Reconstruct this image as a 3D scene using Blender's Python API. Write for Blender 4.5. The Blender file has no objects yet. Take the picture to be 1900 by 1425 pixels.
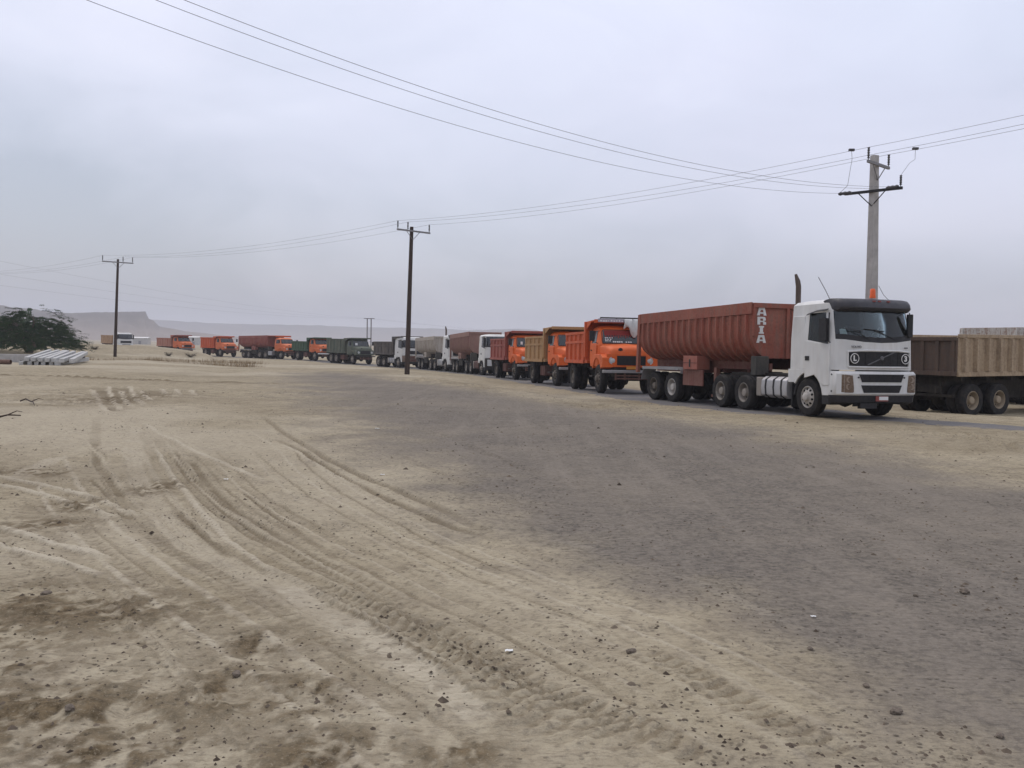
import bpy, bmesh, math, random
import numpy as np
from mathutils import Vector, Matrix, Euler
random.seed(7)
rng = np.random.default_rng(11)
S = bpy.context.scene
COL = S.collection
R = math.radians
PI = math.pi

# ------------------------------------------------------------------ camera
CAM_H = 1.75
cam = bpy.data.cameras.new('camera')
cam.sensor_width = 36.0
cam.lens = 36 * 1700 / 1900
cam.clip_start = 0.05
cam.clip_end = 20000
cam_o = bpy.data.objects.new('camera', cam)
COL.objects.link(cam_o)
_p = math.atan(71.5 / 1700); _r = math.atan(.018)
_F = Vector((0, math.cos(_p), -math.sin(_p))); _R0 = Vector((1, 0, 0)); _U0 = Vector((0, math.sin(_p), math.cos(_p)))
_R = _R0 * math.cos(_r) + _U0 * math.sin(_r); _U = _U0 * math.cos(_r) - _R0 * math.sin(_r)
_m = Matrix((_R, _U, -_F)).transposed().to_4x4()
_m.translation = (0, 0, CAM_H)
cam_o.matrix_world = _m
S.camera = cam_o

# ------------------------------------------------------------------ sky, sun, exposure
SUN_EL, SUN_AZ = R(58), R(-35)
w = bpy.data.worlds.new('World'); S.world = w; w.use_nodes = True
nt = w.node_tree; nt.nodes.clear()
def wn(t, **k):
    n = nt.nodes.new(t)
    for a, b in k.items(): setattr(n, a, b)
    return n
out = wn('ShaderNodeOutputWorld')
sky = wn('ShaderNodeTexSky', sky_type='NISHITA', sun_disc=False, sun_elevation=SUN_EL, sun_rotation=SUN_AZ, dust_density=4.0)
bg1 = wn('ShaderNodeBackground'); bg1.inputs[1].default_value = .05
nt.links.new(sky.outputs[0], bg1.inputs[0])
tc = wn('ShaderNodeTexCoord'); sep = wn('ShaderNodeSeparateXYZ'); nt.links.new(tc.outputs['Generated'], sep.inputs[0])
ramp = wn('ShaderNodeValToRGB')
el = ramp.color_ramp.elements
el[0].position = 0.0; el[0].color = (.26, .305, .40, 1)
el[1].position = 1.0; el[1].color = (.92, .94, 1.04, 1)
for pos, c in ((.07, (.395, .43, .535)), (.16, (.505, .535, .65)), (.26, (.60, .625, .745)), (.36, (.685, .715, .84)), (.6, (.80, .83, .95))):
    e = el.new(pos); e.color = (*c, 1)
# cloud deck: large soft billows modulate brightness, same everywhere on the dome
mp = wn('ShaderNodeMapping'); mp.inputs['Scale'].default_value = (1.0, 1.0, 2.2); mp.inputs['Rotation'].default_value = (.2, .1, .5)
nt.links.new(tc.outputs['Generated'], mp.inputs[0])
no = wn('ShaderNodeTexNoise'); no.inputs['Scale'].default_value = 3.4; no.inputs['Detail'].default_value = 7; no.inputs['Roughness'].default_value = .5; no.inputs['Distortion'].default_value = .5
nt.links.new(mp.outputs[0], no.inputs['Vector'])
mr = wn('ShaderNodeMapRange'); mr.inputs[1].default_value = .3; mr.inputs[2].default_value = .7; mr.inputs[3].default_value = -.08; mr.inputs[4].default_value = .08
nt.links.new(no.outputs[0], mr.inputs[0])
ad = wn('ShaderNodeMath', operation='ADD'); nt.links.new(sep.outputs[2], ad.inputs[0]); nt.links.new(mr.outputs[0], ad.inputs[1])
# the deck is a little thicker to the west (left) than to the east
def xr(a, b, c, d):
    q = wn('ShaderNodeMapRange')
    for i_, v_ in enumerate((a, b, c, d)): q.inputs[i_ + 1].default_value = v_
    nt.links.new(sep.outputs[0], q.inputs[0]); return q
ml = wn('ShaderNodeMath', operation='ADD'); nt.links.new(xr(-.55, 0, -.14, 0).outputs[0], ml.inputs[0]); nt.links.new(xr(0, .4, 0, .05).outputs[0], ml.inputs[1])
ad2 = wn('ShaderNodeMath', operation='ADD'); nt.links.new(ad.outputs[0], ad2.inputs[0]); nt.links.new(ml.outputs[0], ad2.inputs[1])
nt.links.new(ad2.outputs[0], ramp.inputs[0])
# faint pinkish dust tone in patches
no2 = wn('ShaderNodeTexNoise'); no2.inputs['Scale'].default_value = 1.7; no2.inputs['Detail'].default_value = 3
nt.links.new(mp.outputs[0], no2.inputs['Vector'])
mr2 = wn('ShaderNodeMapRange'); mr2.inputs[1].default_value = .42; mr2.inputs[2].default_value = .68; mr2.inputs[3].default_value = 0; mr2.inputs[4].default_value = .65
nt.links.new(no2.outputs[0], mr2.inputs[0])
mx = wn('ShaderNodeMix', data_type='RGBA', blend_type='MULTIPLY'); mx.inputs['B'].default_value = (1.05, .985, 1.0, 1)
nt.links.new(mr2.outputs[0], mx.inputs['Factor']); nt.links.new(ramp.outputs[0], mx.inputs['A'])
bg2 = wn('ShaderNodeBackground'); bg2.inputs[1].default_value = .93
nt.links.new(mx.outputs['Result'], bg2.inputs[0])
addS = wn('ShaderNodeAddShader'); nt.links.new(bg1.outputs[0], addS.inputs[0]); nt.links.new(bg2.outputs[0], addS.inputs[1])
nt.links.new(addS.outputs[0], out.inputs['Surface'])

sl = bpy.data.lights.new('sun', 'SUN'); sl.energy = .75; sl.angle = R(14); sl.color = (1, .96, .9)
so = bpy.data.objects.new('sun', sl); COL.objects.link(so)
sd = Vector((math.sin(SUN_AZ) * math.cos(SUN_EL), math.cos(SUN_AZ) * math.cos(SUN_EL), math.sin(SUN_EL)))
so.rotation_euler = sd.to_track_quat('Z', 'Y').to_euler()
S.view_settings.view_transform = 'Standard'; S.view_settings.look = 'None'
S.view_settings.exposure = 0; S.view_settings.gamma = 1; S.view_settings.use_curve_mapping = False
S.render.engine = 'CYCLES'
S.cycles.use_denoising = True
S.cycles.max_bounces = 6; S.cycles.volume_bounces = 1; S.cycles.transparent_max_bounces = 12
S.cycles.use_adaptive_sampling = True

# ------------------------------------------------------------------ materials
MATS = {}; MESHES = {}
class NB:
    """small node-tree helper"""
    def __init__(s, name):
        s.m = bpy.data.materials.new(name); s.m.use_nodes = True; s.t = s.m.node_tree; s.t.nodes.clear()
        s.o = s.n('ShaderNodeOutputMaterial')
    def n(s, t, ins=None, **k):
        x = s.t.nodes.new(t)
        for a, b in k.items(): setattr(x, a, b)
        for a, b in (ins or {}).items(): s.set(x.inputs[a], b)
        return x
    def set(s, sock, v):
        if isinstance(v, bpy.types.NodeSocket): s.t.links.new(v, sock)
        else:
            if isinstance(v, tuple) and len(v) == 3 and sock.type == 'RGBA': v = (*v, 1)
            sock.default_value = v
    def noise(s, vec, scale, detail=4, rough=.55, dist=0):
        return s.n('ShaderNodeTexNoise', {'Vector': vec, 'Scale': scale, 'Detail': detail, 'Roughness': rough, 'Distortion': dist}).outputs[0]
    def rng(s, v, a, b, c=0., d=1.):
        return s.n('ShaderNodeMapRange', {0: v, 1: a, 2: b, 3: c, 4: d}).outputs[0]
    def math(s, op, a, b=0.):
        return s.n('ShaderNodeMath', {0: a, 1: b}, operation=op).outputs[0]
    def mix(s, f, a, b, bt='MIX'):
        x = s.n('ShaderNodeMix', data_type='RGBA', blend_type=bt)
        s.set(x.inputs['Factor'], f); s.set(x.inputs['A'], a); s.set(x.inputs['B'], b)
        return x.outputs['Result']
    def obj(s, scale=(1, 1, 1)):
        c = s.n('ShaderNodeTexCoord').outputs['Object']
        if scale == (1, 1, 1): return c
        return s.n('ShaderNodeMapping', {'Vector': c, 'Scale': scale}).outputs[0]
    def attr(s, name):
        return s.n('ShaderNodeAttribute', attribute_name=name).outputs['Fac']
    def bsdf(s, col, rough=.6, metal=0., bump=None, bstr=.3, bdist=.01, spec=.5):
        b = s.n('ShaderNodeBsdfPrincipled', {'Base Color': col, 'Roughness': rough, 'Metallic': metal, 'Specular IOR Level': spec})
        if bump is not None:
            bp = s.n('ShaderNodeBump', {'Height': bump, 'Strength': bstr, 'Distance': bdist})
            s.t.links.new(bp.outputs[0], b.inputs['Normal'])
        s.t.links.new(b.outputs[0], s.o.inputs['Surface'])
        return b

DUST = (.33, .265, .19)
def paint(name, col, rough=.45, dust=.35, rust=0., metal=0., rustcol=(.11, .05, .028), spec=.4):
    """sprayed paint with road dust, runs and scuffs"""
    if name in MATS: return MATS[name]
    b = NB(name); v = b.obj(); oi = b.n('ShaderNodeObjectInfo').outputs['Random']
    n1 = b.noise(v, 1.3, 6, .62); n2 = b.noise(b.obj((5, 5, .7)), 1.6, 5, .6); n3 = b.noise(v, 16, 4, .6)
    c = b.mix(b.rng(n1, .3, .7, 0., 1.), tuple(x * .86 for x in col), tuple(min(1, x * 1.1) for x in col))
    if rust > 0:
        f = b.math('MULTIPLY', b.rng(b.math('ADD', b.math('MULTIPLY', n3, .5), b.math('MULTIPLY', n2, .6)), .50, .68), rust)
        c = b.mix(f, c, rustcol)
    f = b.math('MULTIPLY', b.rng(b.math('ADD', b.math('MULTIPLY', n2, .65), b.math('MULTIPLY', n1, .45)), .38, .75), dust)
    c = b.mix(f, c, DUST)
    b.bsdf(c, b.rng(n3, .3, .7, rough, min(1, rough + .25)), metal, bump=n3, bstr=.08, bdist=.004, spec=spec)
    MATS[name] = b.m
    return b.m
def glassy(name, col=(.012, .016, .02)):
    if name in MATS: return MATS[name]
    b = NB(name); n = b.noise(b.obj(), 2.5, 4)
    c = b.mix(b.rng(n, .45, .8, 0., .25), col, (.12, .11, .095))
    b.bsdf(c, b.rng(n, .3, .8, .06, .25), spec=.6)
    MATS[name] = b.m; return b.m
def clearglass():
    if 'clear_glass' in MATS: return MATS['clear_glass']
    b = NB('clear_glass'); n = b.noise(b.obj(), 3, 4)
    tr = b.n('ShaderNodeBsdfTransparent', {'Color': (.80, .87, .87)})
    gl = b.n('ShaderNodeBsdfGlossy', {'Color': (.9, .93, .95), 'Roughness': .03})
    fr = b.n('ShaderNodeFresnel', {'IOR': 1.45}).outputs[0]
    m1 = b.n('ShaderNodeMixShader', {0: fr, 1: tr.outputs[0], 2: gl.outputs[0]})
    df = b.n('ShaderNodeBsdfDiffuse', {'Color': (.30, .26, .2)})
    m2 = b.n('ShaderNodeMixShader', {0: b.rng(n, .5, .8, .01, .06), 1: m1.outputs[0], 2: df.outputs[0]})
    b.t.links.new(m2.outputs[0], b.o.inputs['Surface'])
    MATS['clear_glass'] = b.m; return b.m
def rubber():
    if 'tyre_rubber' in MATS: return MATS['tyre_rubber']
    b = NB('tyre_rubber'); n = b.noise(b.obj(), 7, 5)
    c = b.mix(b.rng(n, .35, .75, .0, .30), (.012, .012, .013), (.10, .082, .062))
    b.bsdf(c, .85, bump=n, bstr=.2, spec=.25); MATS['tyre_rubber'] = b.m; return b.m
def concrete(name='weathered_concrete', col=(.42, .40, .375)):
    if name in MATS: return MATS[name]
    b = NB(name); n = b.noise(b.obj(), 3, 7, .65); n2 = b.noise(b.obj((6, 6, 1)), 2, 5)
    c = b.mix(b.rng(n, .3, .7), tuple(x * .78 for x in col), tuple(x * 1.12 for x in col))
    c = b.mix(b.rng(n2, .55, .75, 0, .35), c, (.2, .19, .17))
    b.bsdf(c, .9, bump=b.noise(b.obj(), 30, 4), bstr=.3, spec=.2); MATS[name] = b.m; return b.m
def wood(name='tarred_wood'):
    if name in MATS: return MATS[name]
    b = NB(name); n = b.noise(b.obj((14, 14, .5)), 2.5, 6, .6)
    c = b.mix(b.rng(n, .3, .7), (.022, .016, .013), (.085, .058, .045))
    b.bsdf(c, .8, bump=n, bstr=.4, spec=.2); MATS[name] = b.m; return b.m

WHITE = paint('white_cab_paint', (.66, .66, .64), .38, .30)
WHITE2 = paint('old_white_paint', (.70, .70, .67), .45, .3)
ORANGE = paint('orange_paint', (.66, .105, .006), .42, .10)
ORANGE_R = paint('red_orange_paint', (.62, .13, .028), .45, .2)
ORANGE_BED = paint('orange_bed_paint', (.55, .075, .006), .5, .12, .25)
RED_TR = paint('red_brown_trailer_paint', (.27, .062, .036), .55, .28, .5, rustcol=(.085, .033, .026))
RED_TR2 = paint('faded_pink_brown_paint', (.25, .125, .105), .6, .4, .2)
RED_BED = paint('dark_red_bed_paint', (.30, .050, .036), .5, .25, .3)
PALE_TR = paint('pale_beige_trailer_paint', (.44, .40, .35), .6, .45, .5)
MUSTARD = paint('mustard_bed_paint', (.40, .215, .075), .55, .35, .3)
TAN_BED = paint('tan_bed_paint', (.42, .25, .13), .55, .4, .25)
PINK_BED = paint('faded_red_bed_paint', (.42, .16, .11), .55, .4, .25)
GREEN_DK = paint('dark_green_bed_paint', (.018, .075, .038), .5, .15, .2)
GREEN_OL = paint('grey_green_paint', (.060, .090, .068), .6, .3, .2)
GREY_BED = paint('dark_grey_bed_paint', (.045, .047, .05), .6, .35, .2)
BROWN_BED = paint('dusty_brown_bed_paint', (.40, .30, .195), .65, .35, .5, rustcol=(.105, .058, .028))
BROWN_SHADE = paint('shaded_brown_tailgate_paint', (.075, .052, .04), .7, .12, .4)  # tailgate's shade is put into this brown, far darker than the bed
RUSTW = paint('rusty_white_paint', (.52, .50, .46), .6, .35, .9, rustcol=(.16, .055, .03))
CHAS = paint('dusty_black_chassis', (.014, .013, .012), .8, .12)
CHAS_R = paint('maroon_chassis', (.095, .03, .026), .7, .3)
BLACKP = paint('black_plastic', (.013, .013, .015), .55, .03)
VISOR = paint('dark_visor_plastic', (.030, .030, .038), .4, .08)
ALU = paint('dull_aluminium', (.50, .50, .51), .4, .25, metal=.6)
STEEL = paint('grey_steel', (.30, .30, .31), .5, .3, metal=.5)
RIMM = paint('dusty_rim_paint', (.24, .22, .20), .6, .5)
RIMW = paint('worn_white_rim_paint', (.48, .46, .43), .55, .5)
RIMD = paint('dark_rim_paint', (.06, .055, .05), .7, .5)
RIMT = paint('tan_rim_paint', (.30, .24, .165), .65, .5)
HOLE = paint('rim_hole_black', (.008, .008, .008), .9, 0)
RUBB = rubber(); GLS = glassy('dark_window_glass'); CGL = clearglass()
LENS = paint('dusty_headlight_lens', (.13, .085, .055), .15, .15)
LENSW = paint('clear_headlight_lens', (.55, .56, .55), .15, .15)
CHROME = paint('worn_chrome', (.62, .62, .62), .25, .15, metal=.8)
AMBER = paint('amber_beacon_plastic', (.80, .12, .02), .3, .05)
BROWNP = paint('brown_exhaust_steel', (.06, .038, .032), .6, .2)
LETW = paint('white_letter_paint', (.74, .73, .70), .6, .15)
LETG = paint('grey_letter_plastic', (.11, .11, .115), .5, .05)
INTER = paint('dark_cab_lining', (.010, .011, .012), .8, 0)
PLATE_R = paint('red_plate_paint', (.26, .05, .045), .5, .2)
PLATE_Y = paint('orange_plate_paint', (.62, .24, .03), .5, .2)
PAPER = paint('white_paper', (.70, .70, .68), .8, .05)
BANNER = paint('red_banner_cloth', (.20, .014, .012), .7, .05)
TARP = paint('grey_white_tarpaulin', (.52, .53, .51), .6, .15)
BLUEC = paint('blue_cloth', (.04, .12, .38), .7, .05)
CONC = concrete(); CONC_W = concrete('pale_new_concrete', (.45, .445, .425)); WOOD = wood()
ZINC = paint('dull_galvanised_steel', (.23, .23, .24), .6, .15, metal=.3)
INSUL = paint('dark_insulator_polymer', (.05, .05, .055), .5, .1)
WIREM = paint('dull_aluminium_wire', (.16, .16, .17), .6, 0)
PIPEM = paint('rusty_pipe_steel', (.12, .06, .045), .8, .3, .6)

# ------------------------------------------------------------------ mesh helper
class MB:
    def __init__(s): s.v = []; s.f = []; s.mi = []
    def add(s, vs, fs, mi=0):
        k = len(s.v); s.v += [tuple(p) for p in vs]; s.f += [tuple(i + k for i in q) for q in fs]; s.mi += [mi] * len(fs)
        return s
    def hexa(s, p, mi=0):
        return s.add(p, [(0, 3, 2, 1), (4, 5, 6, 7), (0, 1, 5, 4), (1, 2, 6, 5), (2, 3, 7, 6), (3, 0, 4, 7)], mi)
    def box(s, x0, x1, y0, y1, z0, z1, mi=0):
        return s.hexa([(x0, y0, z0), (x1, y0, z0), (x1, y1, z0), (x0, y1, z0), (x0, y0, z1), (x1, y0, z1), (x1, y1, z1), (x0, y1, z1)], mi)
    def prism(s, poly, axis, a, b, mi=0):
        """poly in the two other axes (in x,y,z order), extruded along axis from a to b"""
        def P(u, v, t): return {'x': (t, u, v), 'y': (u, t, v), 'z': (u, v, t)}[axis]
        n = len(poly)
        vs = [P(u, v, a) for u, v in poly] + [P(u, v, b) for u, v in poly]
        fs = [tuple(range(n)), tuple(range(2 * n - 1, n - 1, -1))] + [(i, (i + 1) % n, n + (i + 1) % n, n + i) for i in range(n)]
        return s.add(vs, fs, mi)
    def cyl(s, p0, p1, r0, r1=None, n=10, caps=True, mi=0):
        r1 = r0 if r1 is None else r1
        p0 = Vector(p0); p1 = Vector(p1); d = (p1 - p0).normalized()
        a = d.orthogonal().normalized(); b = d.cross(a)
        vs = [p0 + (a * math.cos(2 * PI * i / n) + b * math.sin(2 * PI * i / n)) * r0 for i in range(n)]
        vs += [p1 + (a * math.cos(2 * PI * i / n) + b * math.sin(2 * PI * i / n)) * r1 for i in range(n)]
        fs = [(i, (i + 1) % n, n + (i + 1) % n, n + i) for i in range(n)]
        if caps: fs += [tuple(range(n - 1, -1, -1)), tuple(range(n, 2 * n))]
        return s.add(vs, fs, mi)
    def tube(s, pts, r, n=6, mi=0, caps=True):
        pts = [Vector(p) for p in pts]; rings = []
        prev = None
        for i, p in enumerate(pts):
            d = (pts[min(i + 1, len(pts) - 1)] - pts[max(i - 1, 0)]).normalized()
            a = d.orthogonal().normalized() if prev is None else (prev - d * prev.dot(d)).normalized()
            prev = a; b = d.cross(a); rr = r[i] if isinstance(r, (list, tuple)) else r
            rings.append([p + (a * math.cos(2 * PI * k / n) + b * math.sin(2 * PI * k / n)) * rr for k in range(n)])
        return s.loft(rings, mi, caps)
    def loft(s, rings, mi=0, caps=True, skip=None):
        n = len(rings[0]); vs = [p for rg in rings for p in rg]; fs = []
        for j in range(len(rings) - 1):
            for i in range(n):
                if skip and skip(j, i): continue
                fs.append((j * n + i, j * n + (i + 1) % n, (j + 1) * n + (i + 1) % n, (j + 1) * n + i))
        if caps: fs += [tuple(range(n - 1, -1, -1)), tuple((len(rings) - 1) * n + i for i in range(n))]
        return s.add(vs, fs, mi)
    def lathe(s, prof, n=28, axis='y', c=(0, 0, 0), mi=0, mod=None):
        """prof: (radius, along-axis) pairs"""
        rings = []
        for k, (r, a) in enumerate(prof):
            rg = []
            for i in range(n):
                t = 2 * PI * i / n; rr = r * (mod(k, i) if mod else 1)
                u, v = rr * math.cos(t), rr * math.sin(t)
                q = {'y': (u, a, v), 'x': (a, u, v), 'z': (u, v, a)}[axis]
                rg.append((q[0] + c[0], q[1] + c[1], q[2] + c[2]))
            rings.append(rg)
        return s.loft(rings, mi, caps=False)
    def strip(s, cols, mi=0, thick=None):
        """cols: list of vertical columns (lists of points): a sheet, given depth along `thick` if set"""
        n = len(cols[0]); vs = [p for c in cols for p in c]; m = len(cols)
        fs = [(i * n + j, (i + 1) * n + j, (i + 1) * n + j + 1, i * n + j + 1) for i in range(m - 1) for j in range(n - 1)]
        if thick:
            k = len(vs); t = Vector(thick)
            vs += [tuple(Vector(p) + t) for p in vs]
            fs += [tuple(q + k for q in reversed(f)) for f in fs]
            bd = [i * n for i in range(m)] + [(m - 1) * n + j for j in range(1, n)] + [i * n + n - 1 for i in range(m - 2, -1, -1)] + [j for j in range(n - 2, 0, -1)]
            fs += [(bd[i], bd[(i + 1) % len(bd)], bd[(i + 1) % len(bd)] + k, bd[i] + k) for i in range(len(bd))]
        return s.add(vs, fs, mi)
    def mesh(s, name, mats, smooth=35, recalc=True):
        me = bpy.data.meshes.new(name)
        me.from_pydata(s.v, [], s.f)
        for m in (mats if isinstance(mats, (list, tuple)) else [mats]): me.materials.append(m)
        if max(s.mi or [0]): me.polygons.foreach_set('material_index', s.mi)
        if recalc:
            bm = bmesh.new(); bm.from_mesh(me); bmesh.ops.recalc_face_normals(bm, faces=bm.faces); bm.to_mesh(me); bm.free()
        if smooth:
            me.shade_smooth(); me.set_sharp_from_angle(angle=R(smooth))
        me.update(); return me
    def build(s, name, mats, parent=None, loc=(0, 0, 0), rot=(0, 0, 0), smooth=35, bevel=0, label=None):
        return link(name, s.mesh(name, mats, smooth), parent, loc, rot, bevel, label)
def link(name, me, parent=None, loc=(0, 0, 0), rot=(0, 0, 0), bevel=0, label=None):
    o = bpy.data.objects.new(name, me); COL.objects.link(o)
    o.location = loc; o.rotation_euler = rot
    if parent is not None: o.parent = parent
    if bevel:
        b = o.modifiers.new('bevel', 'BEVEL'); b.width = bevel; b.segments = 2; b.limit_method = 'ANGLE'; b.angle_limit = R(40)
    if label: o['label'] = label
    return o
def empty(name, parent=None, loc=(0, 0, 0), rot=(0, 0, 0)):
    o = bpy.data.objects.new(name, None); COL.objects.link(o); o.location = loc; o.rotation_euler = rot; o.empty_display_size = .2
    if parent is not None: o.parent = parent
    return o
def tag(o, label=None, cat=None, group=None, kind=None):
    if label: o['label'] = label
    if cat: o['category'] = cat
    if group: o['group'] = group
    if kind: o['kind'] = kind
    return o
def text_mesh(txt, size, depth, bold=0.0):
    cu = bpy.data.curves.new('lettering', 'FONT'); cu.body = txt; cu.size = size; cu.extrude = depth; cu.offset = bold; cu.align_x = 'CENTER'; cu.align_y = 'CENTER'
    o = bpy.data.objects.new('lettering', cu); COL.objects.link(o)
    bpy.context.view_layer.update()
    me = bpy.data.meshes.new_from_object(o.evaluated_get(bpy.context.evaluated_depsgraph_get()))
    bpy.data.objects.remove(o); bpy.data.curves.remove(cu)
    me.name = 'lettering'
    return me

# ------------------------------------------------------------------ terrain height
ROAD = np.array([(24, 11, 0), (16, 17.6, 0), (12.6, 21.3, 0), (10.4, 23.4, 0), (8.9, 25.2, -.02), (7.3, 29.5, -.10), (6.2, 33, -.14), (4.7, 38.2, -.16), (4.0, 42.6, -.22), (3.3, 47.2, -.29),
    (2.3, 51.6, -.34), (1.2, 57.3, -.39), (.1, 61.8, -.43), (-1.1, 67.4, -.47), (-3.8, 76.3, -.57), (-4.8, 79.5, -.60), (-8.0, 88.5, -.68), (-10.6, 93.5, -.72), (-13.2, 98, -.73),
    (-17.1, 103.7, -.70), (-20.4, 107.9, -.66), (-23.6, 113.8, -.60), (-26.3, 117, -.58), (-29.8, 122.2, -.62), (-36.4, 128.2, -.63), (-41, 132.2, -.62), (-50, 140.2, -.58), (-64, 151.5, -.35), (-85, 165, -.2), (-125, 186, -.2)], float)
def sstep(a, b, x):
    t = np.clip((x - a) / (b - a), 0, 1); return t * t * (3 - 2 * t)
def road_info(x, y):
    best = np.full(x.shape, 1e9); z = np.zeros(x.shape); side = np.zeros(x.shape)
    for a, b in zip(ROAD[:-1], ROAD[1:]):
        d = b[:2] - a[:2]; L2 = d @ d
        t = np.clip(((x - a[0]) * d[0] + (y - a[1]) * d[1]) / L2, 0, 1)
        px = x - (a[0] + t * d[0]); py = y - (a[1] + t * d[1]); q = px * px + py * py
        m = q < best
        best = np.where(m, q, best); z = np.where(m, a[2] + t * (b[2] - a[2]), z); side = np.where(m, d[0] * py - d[1] * px, side)
    return np.sqrt(best), z, side
def zsmooth(x, y):
    x = np.asarray(x, float); y = np.asarray(y, float)
    s, zr, side = road_info(x, y)
    near = -.0065 * np.clip(y - 26, 0, 80) * sstep(-46, -35, x * 112 / np.clip(y, 20, 140))
    near = near + np.interp(x * 112 / np.clip(y, 80, 140), [-120, -90, -62, -48, -41, -38.6, -37.3, -36.2, -35], [.2, .5, .95, .95, .80, .64, .42, -.05, 0]) * sstep(94, 108, y) * sstep(126, 116, y)
    near = near + .6 * sstep(-35, -50, x) * sstep(56, 84, y) * sstep(108, 92, y)
    far = np.minimum(zr, -.1) - .10 * sstep(2.5, 5, s) - .2 * sstep(6, 40, s)
    far = far - .3 * sstep(200, 400, y)
    base = np.where(side < 0, far, near)
    base = np.where(y > 160, far, base)
    wgt = sstep(7.5, 2.9, s)
    return base * (1 - wgt) + zr * wgt
def zs(x, y): return float(zsmooth(np.array([x]), np.array([y]))[0])
def vnoise(x, y, seed):
    xi = np.floor(x).astype(np.int64); yi = np.floor(y).astype(np.int64); fx = x - xi; fy = y - yi
    def h(i, j):
        n = (i * 374761393 + j * 668265263 + seed * 1442695041) & 0xFFFFFFFF
        n = ((n ^ (n >> 13)) * 1274126177) & 0xFFFFFFFF
        return ((n ^ (n >> 16)) & 0xFFFF) / 65535.0
    u = fx * fx * (3 - 2 * fx); v = fy * fy * (3 - 2 * fy)
    return (h(xi, yi) * (1 - u) + h(xi + 1, yi) * u) * (1 - v) + (h(xi, yi + 1) * (1 - u) + h(xi + 1, yi + 1) * u) * v
def fbm(x, y, seed, o=4):
    a = .5; r = np.zeros_like(x); t = 0
    for k in range(o):
        r += a * vnoise(x, y, seed + k * 17); t += a; a *= .5; x = x * 2.03 + 5.1; y = y * 2.03 + 1.7
    return r / t

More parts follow.
